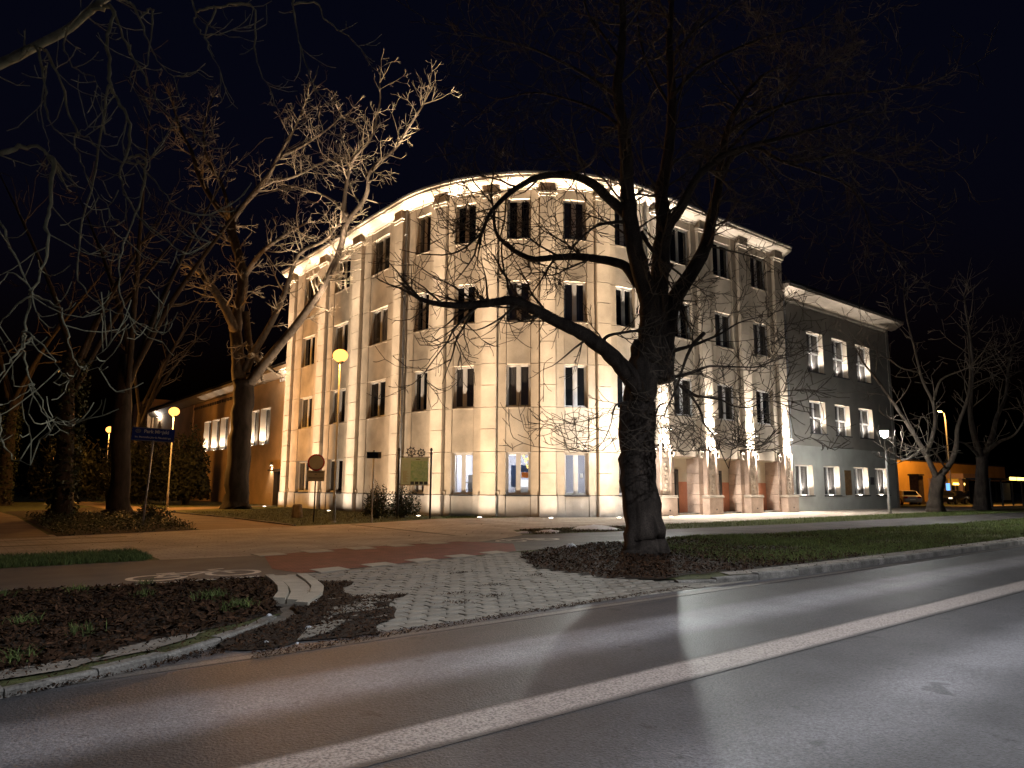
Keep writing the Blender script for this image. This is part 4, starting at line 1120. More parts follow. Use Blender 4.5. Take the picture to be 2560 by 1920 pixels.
MB().box(LX-.06, LX-.004, 58.4, 78.0, 4.9, 5.0).build('sill_band', 'render_orange', lw)
MB().box(LX-.05, LX-.004, 57.6, 100.8, .02, 1.0).build('plinth', 'render_orange', lw)
for a, b_ in LWN:
    D = .5
    wo = MB(); fw = .07
    wo.box(LX+D-.07, LX+D, a, b_, 8.08, 8.15); wo.box(LX+D-.07, LX+D, a, b_, 5.05, 5.12)
    wo.box(LX+D-.07, LX+D, a, a+fw, 5.12, 8.08); wo.box(LX+D-.07, LX+D, b_-fw, b_, 5.12, 8.08); wo.box(LX+D-.08, LX+D, (a+b_)/2-.06, (a+b_)/2+.06, 5.12, 8.08)
    wo = wo.build('window', 'frame_white', lw)
    for p0, p1 in ((a+fw, (a+b_)/2-.06), ((a+b_)/2+.06, b_-fw)): MB().box(LX+D-.04, LX+D-.034, p0, p1, 5.12, 8.08).build('pane', 'glass_clear', wo)
    mb = MB(); nn = 20
    for k in range(nn):
        ya, yb = a+(b_-a)*k/nn, a+(b_-a)*(k+1)/nn
        mb.quad((LX+D+.08+.03*(k % 2), yb, 5.06), (LX+D+.08+.03*(k % 2), ya, 5.06), (LX+D+.08+.03*(k % 2), ya, 8.15), (LX+D+.08+.03*(k % 2), yb, 8.15))
    mb.build('curtain', 'cornice_paint', wo)
    mb = reveal(MB(), (a, b_, 5.05, 8.15), D, pL); mb.build('reveal', 'cornice_paint', wo)
    MB().box(LX+.18, LX+.28, b_-.52, b_-.22, 5.055, 5.09).build('sill_light', 'strip_warm', wo)
    lamp('SPOT', (LX+.24, b_-.38, 5.14), 620, WARM, wo, aim=(LX+.26, b_+.05, 7.3), size=100, radius=.04)
d = MB().box(LX+.3, LX+.36, 55.4, 57.25, -.1, 2.72).build('door', 'door_dark', lw)
MB().box(LX+.26, LX+.299, 55.6, 55.66, .95, 1.2).build('handle', 'steel', d)
mb = reveal(MB(), (55.4, 57.25, -.1, 2.72), .3, pL); mb.build('door_reveal', 'joint', d)
MB().box(LX-.45, LX-.004, 55.2, 57.5, 2.76, 2.88).build('door_canopy', 'joint', d)
e = empty('door_lamp', 'small bright wall lamp above the side door of the low wing', 'wall lamp', loc=(LX, 57.75, 3.35))
MB().box(-.14, -.005, -.1, .1, -.12, .12).build('housing', 'steel', e); MB().box(-.13, -.02, -.09, .09, -.135, -.121).build('lens', 'lens_warm', e)
lamp('SPOT', (-.1, 0, -.16), 300, WARM, e, aim=(-.25, 0, -3), size=100)
e = empty('roof_floodlight', 'white floodlight under the cornice where the low wing meets the tall facade', 'floodlight', loc=(LX-.5, 54.2, 10.2))
MB().box(-.16, .16, -.12, .12, -.1, .12).build('housing', 'frame_white', e, bevel=.02); MB().tube([(0, 0, .1), (0, 0, .5), (.2, 0, .62)], .03, 6).build('bracket', 'steel', e)
MB().box(-.13, .13, .121, .13, -.08, .1).build('lens', 'lens_warm', e)
lamp('SPOT', (0, .16, .06), 260, NEUT, e, aim=(.25, 4, .25), size=120)
e = empty('eaves_floodlight', 'warm floodlight under the far end of the low wing cornice', 'floodlight', loc=(LX-.3, 97.5, 10.0))
MB().box(-.12, .12, -.12, .12, -.1, .1).build('housing', 'frame_white', e, bevel=.02); MB().box(-.1, .1, -.1, .1, .101, .11).build('lens', 'lens_warm', e)
lamp('POINT', (0, 0, .2), 260, NEUT, e)
# ------------------------------------------------------------------ lamps
def globe_lamp(x, y, zc, r, label, m='globe_sodium', flat=.86, power=1000):
    e = empty('globe_lamp', label, 'street lamp', 'orange globe lamps of the park', loc=(x, y, 0))
    H = zc-r*flat
    mb = MB().lathe([(.075, -.1), (.075, 1.1), (.068, 1.12), (.05, 1.16), (.042, H-.12), (.042, H-.05)], 12); mb.build('pole', 'pole_paint', e, smooth=True)
    MB().lathe([(.08, -.02), (.11, .0), (.11, .05), (.085, .06)], 14).build('base_collar', 'pole_paint', e)
    MB().lathe([(.05, H-.1), (.16, H-.03), (.17, H+.02), (.12, H+.04)], 14).build('holder', 'dark_metal', e)
    prof = [(max(.001, r*math.sin(t)), zc-r*flat*math.cos(t)) for t in np.linspace(.25, math.pi-.001, 16)]
    MB().lathe(prof, 24).build('globe', m, e, smooth=True)
    lamp('POINT', (-.42, -.30, zc-.05), power, SODIUM, e, radius=.28)
    return e
globe_lamp(13.38, 28.66, 7.25, .33, 'orange globe lamp on a tall pole in front of the left facade')
globe_lamp(12.69, 53.9, 6.74, .36, 'orange globe lamp behind the blue park sign', power=4200)
globe_lamp(12.2, 75.0, 6.7, .34, 'most distant orange globe lamp, farthest left')
# white LED post lamps on the strip before the building; the second stands behind the big trunk
for (lx, ly, lab) in ((47.6, 20.42, 'white LED post lamp on a grey pole by the grey wing'), (27.3, 23.3, 'white LED post lamp hidden behind the big trunk')):
    e = empty('post_lamp', lab, 'street lamp', 'white post lamps', loc=(lx, ly, 0))
    MB().lathe([(.10, -.1), (.10, .9), (.07, .95), (.055, 4.85)], 12).build('pole', 'pole_paint', e, smooth=True)
    MB().lathe([(.06, 4.85), (.20, 5.02), (.24, 5.22), (.25, 5.26)], 18).build('lantern', 'led_cool', e, smooth=True)
    MB().lathe([(.27, 5.265), (.27, 5.30), (.05, 5.36)], 18).build('cap', 'steel', e)
    MB().lathe([(.05, 4.80), (.19, 4.83), (.19, 4.845), (.05, 4.85)], 18).build('shade_disc', 'steel', e)  # opaque disc added to keep the lantern's light off the pole
    lamp('SPOT', (-.2, -.3, 5.1), 3000, (.92, 1.0, .94), e, aim=(-19.5, -18.0, 0), size=44, radius=.12)
# tall street lamps beside the road, outside the picture on the camera's side
def mast(x, y, reach, col, power, label, lens):
    e = empty('street_lamp', label, 'street lamp', 'tall road lamps', loc=(x, y, 0))
    MB().tube([(0, 0, -.1), (0, 0, 7.6), (0, .1, 8.6), (0, .6, 9.0), (0, reach, 9.15)], [.11, .08, .07, .06, .05], 10).build('mast', 'steel', e, smooth=True)
    MB().box(-.16, .16, reach-.1, reach+.65, 9.08, 9.2).build('head', 'steel', e, bevel=.03)
    MB().box(-.12, .12, reach, reach+.55, 9.065, 9.079).build('lens', lens, e)
    lamp('SPOT', (0, reach+.3, 9.04), power, col, e, aim=(0, reach+.8, 0), size=150, blend=.6, radius=.12)
mast(7.5, -2.4, 1.6, (.95, .95, 1.0), 4600, 'tall road lamp on the near side of the road, closest to the camera', 'tube_light')
mast(36, -2.4, 1.6, (1.0, .98, .95), 7500, 'tall cool white road lamp on the near side of the road, far to the right', 'tube_light')
mast(-17, -2.4, 1.6, (.95, .95, 1.0), 4200, 'tall warm road lamp on the near side of the road, to the left', 'tube_light')

# ------------------------------------------------------------------ signs
# park name sign, blue
bx, by = 6.18, 29.3
vd = Vector((bx, by, 0)).normalized(); rt = Vector((vd.y, -vd.x, 0)); up = Vector((0, 0, 1))
tilt = Vector((rt.x, rt.y, -.035)).normalized(); upt = Vector((rt.x*.035, rt.y*.035, 1)).normalized()
e = empty('park_name_sign', 'blue park name sign on a slim grey post in the ivy bed', 'sign')
C = Vector((bx, by, 3.42))+rt*.05
MB().tube([(bx-.06*rt.x-.02, by, -.05), (bx+.0, by, 1.6), (bx+.06*rt.x, by+.06*rt.y, 3.2)], .035, 10).build('post', 'pole_paint', e, smooth=True)
def plate(c, r_, u_, n_, w, h, t, m, name, parent, bevel=0):
    q = []
    for dz in (-t, 0):
        for a, b_ in ((-1, -1), (1, -1), (1, 1), (-1, 1)): q.append(c+r_*(a*w/2)+u_*(b_*h/2)+n_*dz)
    return MB().hexa(q).build(name, m, parent, bevel=bevel)
nrm = -vd
plate(C, tilt, upt, nrm, 1.44, .50, .03, 'sign_blue', 'plate', e)
for s in (-1, 1): plate(C+upt*(s*.235)+nrm*.002, tilt, upt, nrm, 1.42, .014, .004, 'sign_grey', 'border', e)
text_mesh('Park Miejski', .175, 'sign_white', e, C+upt*.105+tilt*.10+nrm*.004, tilt, upt)
text_mesh('im. Marszałka Józefa Piłsudskiego', .092, 'sign_white', e, C-upt*.11+tilt*.0+nrm*.004, tilt*1.0, upt)
em = C+upt*.11-tilt*.52+nrm*.003
mb = MB()
for k in range(14):
    a0, a1 = 2*math.pi*k/14, 2*math.pi*(k+1)/14
    mb.quad(em+tilt*(.095*math.cos(a0))+upt*(.075*math.sin(a0)), em+tilt*(.095*math.cos(a1))+upt*(.075*math.sin(a1)), em+tilt*(.07*math.cos(a1))+upt*(.052*math.sin(a1)), em+tilt*(.07*math.cos(a0))+upt*(.052*math.sin(a0)))
for k in range(3): 
    c0 = em+tilt*(-.035+.035*k)-upt*.03
    mb.quad(c0-tilt*.011, c0+tilt*.011, c0+tilt*.011+upt*(.05+.02*(k == 1)), c0-tilt*.011+upt*(.05+.02*(k == 1)))
mb.build('emblem', 'sign_grey', e)

# no entry for vehicles sign with a plate below
bx, by = 12.68, 29.11
vd = Vector((bx, by, 0)).normalized(); rt = Vector((vd.y, -vd.x, 0)); nrm = -vd
e = empty('no_vehicles_sign', 'round white sign with red rim above a grey plate on the lawn edge', 'traffic sign')
MB().tube([(bx, by, -.05), (bx, by, 2.85)], .03, 10).build('post', 'dark_metal', e, smooth=True)
def disc(c, r_, off, m, name, t=.02):
    M4 = Matrix((rt, Vector((0, 0, 1)), nrm)).transposed().to_4x4(); M4.translation = c+nrm*off
    return MB().lathe([(r_, -t), (r_, 0)], 40).xf(M4).build(name, m, e)
disc(Vector((bx, by, 2.54)), .36, .055, 'sign_red', 'rim'); disc(Vector((bx, by, 2.54)), .30, .058, 'sign_grey', 'face')
plate(Vector((bx, by, 1.97))+nrm*.05, rt, up, nrm, .74, .46, .015, 'sign_grey', 'plate', e)
for k, (wd, zz, hh) in enumerate(((.62, 2.13, .03), (.10, 2.02, .03), (.60, 1.88, .035))):
    mb = MB(); nn = 14 if wd > .2 else 2; rr_ = random.Random(k)
    for j in range(nn):
        c0 = Vector((bx, by, zz))+nrm*.053+rt*(-wd/2+wd*(j+.5)/nn); ww = wd/nn*rr_.uniform(.3, .42)
        mb.quad(c0-rt*ww-up*hh*.5, c0+rt*ww-up*hh*.5, c0+rt*ww+up*hh*.5*rr_.uniform(.5, 1), c0-rt*ww+up*hh*.5*rr_.uniform(.5, 1))
    mb.build('faded_print', 'ink', e)

# street name blades seen edge-on at an angle
bx, by = 14.54, 27.44
e = empty('street_name_sign', 'dark street name blades on a thin post right of the lamp pole', 'sign')
MB().tube([(bx, by, -.05), (bx, by, 3.02)], .032, 10).build('post', 'pole_paint', e, smooth=True)
MB().lathe([(.04, 3.02), (.035, 3.06), (.01, 3.08)], 10, (bx, by, 0)).build('post_cap', 'sign_back', e)
vd = Vector((bx, by, 0)).normalized(); rt = Vector((vd.y, -vd.x, 0)); nrm = -vd
plate(Vector((bx, by, 2.86))+rt*(-.05)+nrm*.05, rt, up, nrm, .50, .28, .025, 'sign_back', 'blade', e)
plate(Vector((bx, by, 2.86))+rt*.24+nrm*.04, (rt*.6-vd*.8).normalized(), up, (nrm*.6+rt*.8).normalized(), .26, .28, .02, 'sign_back', 'blade', e)
plate(Vector((bx, by, 2.86))+rt*(-.05)+nrm*.053, rt, up, nrm, .44, .22, .003, 'car_dark', 'face', e)

# information board with two ship wheels on top
PL, PR = Vector((17.66, 30.72, 0)), Vector((18.90, 29.72, 0))
rt = (PR-PL).normalized(); nrm = Vector((rt.y, -rt.x, 0)); 
if nrm.dot(Vector((-18, -30, 0))) < 0: nrm = -nrm
W = (PR-PL).length
e = empty('information_board', 'green map board between black posts with two ship wheels on top', 'information board')
for P_ in (PL, PR):
    MB().lathe([(.05, -.05), (.05, 3.15), (.07, 3.16), (.07, 3.20), (.045, 3.21), (.045, 3.26), (.065, 3.29), (.075, 3.34), (.06, 3.40), (.02, 3.44)], 12, P_).build('post', 'dark_metal', e, smooth=False)
Cb = (PL+PR)/2+Vector((0, 0, 2.29))
bw = W-.26
pan = plate(Cb+nrm*.02, rt, up, nrm, bw, 1.32, .035, 'board_pale', 'panel', e)
plate(Cb+nrm*.024+rt*(bw*.17), rt, up, nrm, bw*.64, 1.02, .003, 'map_green', 'map', pan)
plate(Cb+nrm*.024+rt*(bw*.17)+up*.575, rt, up, nrm, bw*.64, .11, .003, 'board_pale', 'map_header', pan)
text = plate(Cb+nrm*.026+rt*(bw*.12)+up*.575, rt, up, nrm, .22, .03, .002, 'ink', 'map_title', pan)
for k in range(4): plate(Cb+nrm*.026+rt*(bw*(-.08+.165*k))-up*.575, rt, up, nrm, .17, .14, .003, 'photo_dark', 'photograph', pan)
mb = MB(); c0 = Cb+nrm*.026-rt*(bw*.32)+up*.28
for k in range(18):
    a0, a1 = 2*math.pi*k/18, 2*math.pi*(k+1)/18; P2 = lambda r_, a: c0+rt*(r_*math.cos(a))+up*(r_*math.sin(a))
    mb.quad(P2(.12, a0), P2(.12, a1), P2(.105, a1), P2(.105, a0))
mb.build('seal', 'map_green', pan)
mb = MB(); rr_ = random.Random(9)
for k in range(13):
    wd = rr_.uniform(.16, .30); c0 = Cb+nrm*.025-rt*(bw*.32)-up*(.0+.045*k)
    mb.quad(c0-rt*.15-up*.007, c0-rt*(.15-wd)-up*.007, c0-rt*(.15-wd)+up*.007, c0-rt*.15+up*.007)
mb.build('faded_print', 'sign_grey', pan)
mb = MB()
for k in range(7):    # streets drawn on the map
    a = Vector((rr_.uniform(-.45, .45), rr_.uniform(-.4, .4))); b_ = Vector((rr_.uniform(-.45, .45), rr_.uniform(-.4, .4)))
    mb.bar(Cb+nrm*.026+rt*(bw*.17+a.x*.75)+up*a.y, Cb+nrm*.026+rt*(bw*.17+b_.x*.75)+up*b_.y, .004, .012)
mb.build('map_streets', 'board_pale', pan)
MB().bar(PL+up*2.98, PR+up*2.98, .03, .04).build('top_rail', 'dark_metal', e)
MB().bar(PL+up*1.62, PR+up*1.62, .03, .04).build('bottom_rail', 'plaque_bronze', e)
for cu, r_ in ((-.20, .26), (.30, .21)):
    c0 = (PL+PR)/2+rt*cu+up*(3.0+r_*.92)
    ringp = [c0+rt*(r_*.72*math.cos(a))+up*(r_*.72*math.sin(a)) for a in np.linspace(0, 2*math.pi, 25)]
    wl = MB().tube(ringp, .024, 6, cap=False).build('ship_wheel', 'dark_metal', e)
    mb = MB()
    for k in range(8):
        a = 2*math.pi*k/8+.2; d_ = rt*math.cos(a)+up*math.sin(a)
        mb.tube([c0, c0+d_*r_*.72, c0+d_*r_*.86, c0+d_*r_*.93, c0+d_*r_*1.05], [.014, .014, .03, .032, .012], 6)
    mb.build('spokes', 'dark_metal', wl)

# concrete stump on the lawn
bo = MB().lathe([(.26, -.05), (.27, .1), (.24, .5), (.22, .62), (.12, .66)], 12, (13.9, 33.9, 0)); 
tag(bo.build('stone_bollard', 'bollard', bevel=.02), 'short weathered stone post standing on the lawn left of the round sign', 'bollard')

# ------------------------------------------------------------------ far right: street scene
yh = empty('ochre_house', 'ochre yellow house lit orange behind the trees at far right', 'house')
win = [(86.3, 87.3, 2.3, 3.3)]
mb = open_wall(MB(), (76, 118), win, -.1, 4.8, lambda u, z, d: (u, 34.5+d, z)); mb.build('wall', 'ochre_wall', yh)
reveal(MB(), win[0], .2, lambda u, z, d: (u, 34.5+d, z)).build('window', 'joint', yh)
MB().box(86.3, 87.3, 34.68, 34.7, 2.3, 3.3).build('window_pane', 'glass_dark', yh)
MB().box(76, 118, 34.45, 42, 4.81, 4.95).build('roof', 'roof_metal', yh)
MB().poly([(76, 34.5, -.1), (76, 42, -.1), (76, 42, 4.8), (76, 34.5, 4.8)]).build('side_wall', 'ochre_wall', yh)
MB().box(91, 96.5, 34.3, 34.49, -.1, 2.9).build('shop_front', 'shop_panel', yh)
MB().box(92.3, 95, 34.28, 34.299, .5, 2.4).build('shop_window', 'glass_dark', yh)
sh = empty('shop_porch', 'brown shop porch with a glowing yellow strip under its fascia', 'shop porch')
for xx in (96.4, 101.6): MB().box(xx-.2, xx+.2, 32.6, 33.0, -.1, 2.9).build('column', 'shop_panel', sh)
MB().box(96, 102.4, 32.4, 34.2, 2.9, 3.5).build('fascia', 'shop_panel', sh)
MB().box(97.2, 100.8, 33.9, 34.0, 2.15, 2.4).build('light_strip', 'shop_light', sh)
MB().box(96.8, 101.2, 34.0, 34.1, .9, 2.1).build('shop_window', 'glass_dark', sh)
mb = MB()
for k in range(4): mb.box(97.8+k*1.0, 97.86+k*1.0, 33.93, 33.99, .9, 2.1)
mb.build('glazing_bars', 'shop_panel', sh)
scn = MB().box(92.9, 94.2, 33.2, 33.25, 1.2, 2.3).build('lit_display', 'blue_screen'); tag(scn, 'small blue glowing shop display beside the porch', 'screen')
gp = empty('gate_pillar', 'dark square brick gate pillar beside the silver car', 'gate pillar')
MB().box(79.7, 80.9, 31.1, 32.0, -.1, 3.0).build('shaft', 'brick_dark', gp); MB().box(79.6, 81.0, 31.0, 32.1, 3.0, 3.16).build('cap', 'brick_dark', gp); MB().box(79.6, 81.0, 31.0, 32.1, -.1, .3).build('base', 'brick_dark', gp)
# orange street lamp in front of it
e = empty('street_lamp', 'far orange street lamp on a mast among the right hand trees', 'street lamp', loc=(82.7, 29.6, 0))
MB().tube([(1.3, 0, -.1), (1.3, 0, 9.0), (1.1, 0, 9.7), (.2, 0, 9.9)], [.09, .07, .05, .05], 8).build('mast', 'steel', e)
MB().box(-.3, .3, -.14, .14, 9.82, 9.94).build('head', 'steel', e, bevel=.03); MB().box(-.25, .25, -.12, .12, 9.79, 9.819).build('lens', 'sodium_small', e)
lamp('SPOT', (0, 0, 9.7), 4600, SODIUM, e, aim=(4, 4, 0), size=160, blend=.5, radius=.1)
# shelter with glowing panels at the frame edge
bs = empty('bus_shelter', 'dark bus shelter with orange lit roof sign at the far right edge', 'bus shelter', loc=(-3.8, 0, 0))
MB().box(77.2, 90, 22.6, 24.6, 2.45, 2.62).build('roof', 'dark_metal', bs)
for xx in (77.4, 80.3, 83.2, 86.0, 89.6): MB().box(xx-.06, xx+.06, 22.7, 22.82, -.1, 2.45).build('post', 'dark_metal', bs)
MB().box(77.4, 89.8, 24.4, 24.45, .3, 2.4).build('back_glass', 'glass_dark', bs)
MB().box(82.2, 84.0, 22.56, 22.599, 2.47, 2.75).build('roof_sign', 'shop_light', bs)
MB().box(84.3, 87.5, 22.56, 22.599, 2.47, 2.75).build('roof_sign', 'shop_light', bs)
MB().box(81.0, 83.0, 22.86, 22.92, .6, 2.2).build('poster_case', 'sign_grey', bs)
MB().box(78.0, 81, 23.6, 24.1, .42, .48).build('bench_seat', 'bollard', bs)
for xx in (78.2, 80.8): MB().box(xx-.04, xx+.04, 23.7, 24.0, -.1, .42).build('bench_leg', 'dark_metal', bs)

# parked cars
def car(loc, rz, m, label, lights=None):
    e = empty('parked_car', label, 'car', 'cars parked by the yellow house', loc=loc, rz=rz)
    # side profile (x along the car, z) and half width by height
    prof = [(-2.1, .35), (-2.15, .62), (-2.05, .86), (-1.75, .93), (-1.25, 1.38), (-.2, 1.46), (.55, 1.40), (1.15, .98), (1.85, .86), (2.1, .70), (2.15, .42), (2.05, .25), (-2.0, .25)]
    hw = lambda z: .86 if z < .95 else .86-.26*(z-.95)/.5
    mb = MB(); n = len(prof)
    mb.v = [(x, -hw(z), z) for x, z in prof]+[(x, hw(z), z) for x, z in prof]
    mb.f = [(i, n+i, n+(i+1) % n, (i+1) % n) for i in range(n)]+[tuple(range(n)), tuple(range(2*n-1, n-1, -1))]
    b = mb.build('body', m, e, bevel=.05)
    for s in (-1, 1):
        side = [(-1.55, .97), (-1.15, 1.33), (-.2, 1.40), (.5, 1.34), (1.0, .97)]
        mb = MB().poly([(x, s*(hw(z)+.006), z) for x, z in (side if s < 0 else side[::-1])]); mb.build('side_window', 'glass_dark', e)
        for xx in (-1.3, 1.35):
            w = MB().lathe([(.32, -.1), (.33, -.08), (.33, .08), (.32, .1)], 20).xf(Matrix.Translation((xx, s*.80, .32)) @ Matrix.Rotation(R(90), 4, 'X')).build('wheel', 'rubber', e)
            MB().lathe([(.21, -.115), (.21, .115)], 16).xf(Matrix.Translation((xx, s*.80, .32)) @ Matrix.Rotation(R(90), 4, 'X')).build('rim', 'rim', w)
        MB().box(-2.17, -2.08, s*.62-.16, s*.62+.16, .66, .84).build('tail_light', 'lamp_red', e)
        MB().box(2.04, 2.15, s*.6-.16, s*.6+.16, .60, .72).build('headlight', lights or 'sign_grey', e)
        MB().box(.75, .95, s*.95-.08, s*.95+.08, .95, 1.08).build('mirror', m, e)
    mb = MB().quad((-1.72, -.66, .95), (-1.72, .66, .95), (-1.27, .56, 1.355), (-1.27, -.56, 1.355)); mb.v = [(x-.025, y, z+.02) for x, y, z in mb.v]; mb.build('rear_window', 'glass_dark', e)
    mb = MB().quad((.6, -.58, 1.375), (.6, .58, 1.375), (1.12, .7, 1.0), (1.12, -.7, 1.0)); mb.v = [(x+.03, y, z+.02) for x, y, z in mb.v]; mb.build('windscreen', 'glass_dark', e)
    MB().box(-2.175, -2.15, -.26, .26, .5, .62).build('number_plate', 'sign_white', e)
    return e
car((77.6, 31.6, .02), R(38), 'car_silver', 'silver car seen from behind beside the dark gate pillar')
car((84.6, 29.8, .02), R(180), 'car_dark', 'dark car parked just right of the gate pillar', 'head_lamp')
car((89.9, 29.4, .02), R(180), 'car_dark', 'dark car parked in front of the shop porch', 'head_lamp')
TR_main = [[[13.08,11.16,-0.11,0.443],[13.07,11.18,0.27,0.429],[13.04,11.23,0.91,0.418],[12.99,11.28,1.67,0.409],[12.98,11.31,2.33,0.4],[13.03,11.28,3.22,0.392],[13.1,11.24,3.78,0.383],[13.2,11.18,4.47,0.376],[13.29,11.12,4.99,0.368]],[[13.25,11.03,4.57,0.333],[13.17,10.97,5.01,0.295],[13.1,10.91,5.56,0.268],[13.01,10.86,6.0,0.243],[12.78,10.93,6.84,0.22],[12.59,10.96,7.69,0.198],[12.45,10.96,8.54,0.177],[12.37,10.91,9.39,0.157],[12.25,10.89,10.25,0.138],[12.08,10.91,11.1,0.12],[12.09,10.78,11.97,0.102],[12.08,10.67,12.84,0.084],[11.98,10.64,13.77,0.067]],[[13.53,11.05,4.61,0.309],[13.66,11.12,5.28,0.272],[13.77,11.19,6.2,0.246],[13.97,11.2,7.46,0.221],[14.14,11.23,8.45,0.199],[14.21,11.34,9.27,0.176],[14.45,11.31,10.18,0.155],[14.68,11.29,11.59,0.134],[14.81,11.36,12.69,0.113],[14.89,11.46,13.83,0.093],[15.07,11.48,15.21,0.072]],[[13.94,11.11,8.05,0.171],[14.05,10.83,8.37,0.142],[14.12,10.58,8.68,0.121],[14.28,10.25,9.3,0.102],[14.63,9.78,9.79,0.085],[14.96,9.32,9.97,0.068],[15.5,8.69,10.14,0.053],[16.04,8.06,10.31,0.038],[16.57,7.44,10.48,0.024]],[[13.53,10.92,4.13,0.307],[13.75,11.04,4.75,0.271],[13.99,11.14,5.51,0.245],[14.35,11.14,6.29,0.221],[14.83,11.04,6.98,0.198],[15.38,10.89,7.82,0.175],[15.74,10.89,8.75,0.153],[16.11,10.89,9.72,0.132],[16.38,10.96,10.51,0.11],[16.76,10.94,11.75,0.088],[17.36,10.75,12.89,0.067],[18.02,10.51,13.7,0.045]],[[16.27,10.9,10.18,0.092],[16.37,10.5,10.67,0.073],[16.64,9.95,10.76,0.06],[16.94,9.39,10.23,0.048],[17.33,8.76,10.18,0.037],[17.8,8.05,10.26,0.026],[18.23,7.38,9.95,0.017]],[[12.63,11.14,8.16,0.142],[12.1,11.25,8.48,0.12],[11.57,11.35,8.78,0.104],[10.96,11.52,8.86,0.09],[10.29,11.74,8.69,0.077],[9.79,11.82,8.37,0.065],[9.31,11.89,7.93,0.054],[8.92,11.89,7.44,0.043],[8.65,11.78,6.92,0.034]],[[12.96,11.13,6.46,0.138],[12.87,11.46,6.99,0.121],[12.62,11.92,7.21,0.109],[12.3,12.43,7.36,0.098],[11.98,12.95,7.42,0.087],[11.64,13.48,7.43,0.077],[11.49,13.86,7.62,0.067],[11.32,14.25,7.94,0.056],[11.2,14.61,8.4,0.047],[11.27,14.81,9.15,0.037]],[[12.98,11.11,3.65,0.262],[12.64,11.1,4.06,0.228],[12.27,11.12,4.36,0.202],[11.82,11.21,4.7,0.179],[11.25,11.39,5.04,0.159],[10.69,11.56,5.25,0.139],[10.13,11.73,5.47,0.121],[9.59,11.89,5.62,0.104],[9.02,12.07,5.5,0.087],[8.46,12.24,5.39,0.072],[7.91,12.4,5.38,0.057],[7.53,12.43,5.42,0.043]],[[12.37,11.22,4.38,0.07],[11.91,11.29,4.84,0.052],[11.82,11.06,5.01,0.038],[12.11,10.53,5.07,0.026]],[[12.55,11.07,7.95,0.054],[12.1,11.11,7.84,0.044],[11.65,11.14,7.68,0.036],[11.24,11.12,7.41,0.029],[10.81,11.14,6.98,0.023],[10.55,11.02,6.73,0.017]],[[12.95,11.01,7.79,0.06],[13.18,10.95,7.47,0.054],[13.43,10.88,7.2,0.05]],[[14.18,11.04,7.22,0.063],[14.06,11.18,6.86,0.051],[13.99,11.29,6.5,0.043],[14.24,11.12,6.27,0.035]],[[13.22,10.91,4.13,0.066],[13.23,10.61,4.13,0.053],[13.34,10.22,4.12,0.043],[13.47,9.82,4.22,0.035],[13.48,9.51,4.27,0.027],[13.69,9.04,4.22,0.019],[13.86,8.6,4.17,0.013]],[[13.51,10.81,4.75,0.062],[13.83,10.74,4.87,0.051],[14.2,10.64,4.99,0.042],[14.65,10.47,5.17,0.034],[15.12,10.28,5.41,0.026],[15.61,10.08,5.72,0.019],[16.16,9.83,5.91,0.012]],[[14.53,10.38,5.34,0.056],[14.13,10.44,5.0,0.045],[13.82,10.43,4.59,0.037],[13.56,10.38,4.22,0.029],[13.31,10.33,3.83,0.023],[12.99,10.33,3.42,0.016],[12.62,10.38,2.94,0.01]],[[13.72,10.51,3.94,0.05],[13.72,10.12,3.68,0.039],[13.64,9.81,3.61,0.032],[13.69,9.38,3.5,0.025],[13.63,9.04,3.33,0.019],[13.66,8.63,3.27,0.014],[13.63,8.27,3.39,0.009]],[[13.54,10.41,3.94,0.041],[13.51,10.04,3.6,0.032],[13.4,9.74,3.24,0.026],[13.2,9.52,2.95,0.021],[13.12,9.2,2.62,0.016],[12.99,8.92,2.2,0.011],[12.82,8.67,1.92,0.007]],[[13.15,10.84,3.25,0.03],[13.04,10.61,3.45,0.019],[13.01,10.31,3.47,0.011]],[[12.52,11.22,3.52,0.03],[12.16,11.18,3.43,0.024],[11.9,11.06,3.18,0.019],[11.66,10.91,2.9,0.015],[11.35,10.83,2.54,0.011],[11.02,10.77,2.3,0.008]],[[12.24,10.94,11.0,0.053],[11.23,11.05,11.26,0.039],[10.29,11.1,11.32,0.03],[9.35,11.15,11.3,0.021],[8.3,11.29,11.14,0.014]],[[12.36,10.97,10.26,0.048],[12.22,11.63,10.98,0.038],[11.92,12.42,11.54,0.03],[11.49,13.31,11.99,0.022],[10.98,14.27,12.03,0.015]],[[14.69,11.28,12.13,0.065],[14.93,10.6,12.72,0.048],[15.35,9.78,13.02,0.036],[15.73,8.99,13.16,0.026],[16.08,8.22,13.17,0.016]],[[14.86,11.39,13.43,0.048],[15.71,11.26,14.51,0.036],[16.73,10.99,15.42,0.027],[17.68,10.79,16.35,0.019]],[[16.69,10.94,11.65,0.062],[17.16,9.92,12.02,0.047],[17.7,8.84,12.15,0.035],[18.18,7.81,11.99,0.025],[18.6,6.83,11.83,0.017]],[[16.79,9.32,10.16,0.035],[17.06,8.64,9.73,0.029],[17.38,7.92,9.19,0.024],[17.3,7.52,8.43,0.02],[17.07,7.25,7.69,0.016],[17.01,6.83,7.16,0.013]],[[12.03,10.73,11.85,0.042],[11.99,11.22,12.72,0.032],[11.95,11.73,13.62,0.024],[12.07,12.1,14.56,0.017]],[[14.76,11.35,11.84,0.053],[14.75,11.95,13.09,0.041],[14.88,12.45,14.34,0.031],[15.15,12.83,15.72,0.022]],[[15.27,9.52,10.14,0.031],[15.34,8.95,9.45,0.022],[15.3,8.47,8.67,0.016],[15.11,8.1,7.92,0.01]],[[16.45,11.01,10.76,0.056],[17.46,10.71,11.89,0.043],[18.55,10.34,12.78,0.034],[19.46,10.12,14.08,0.025],[20.78,9.57,14.89,0.017]]]
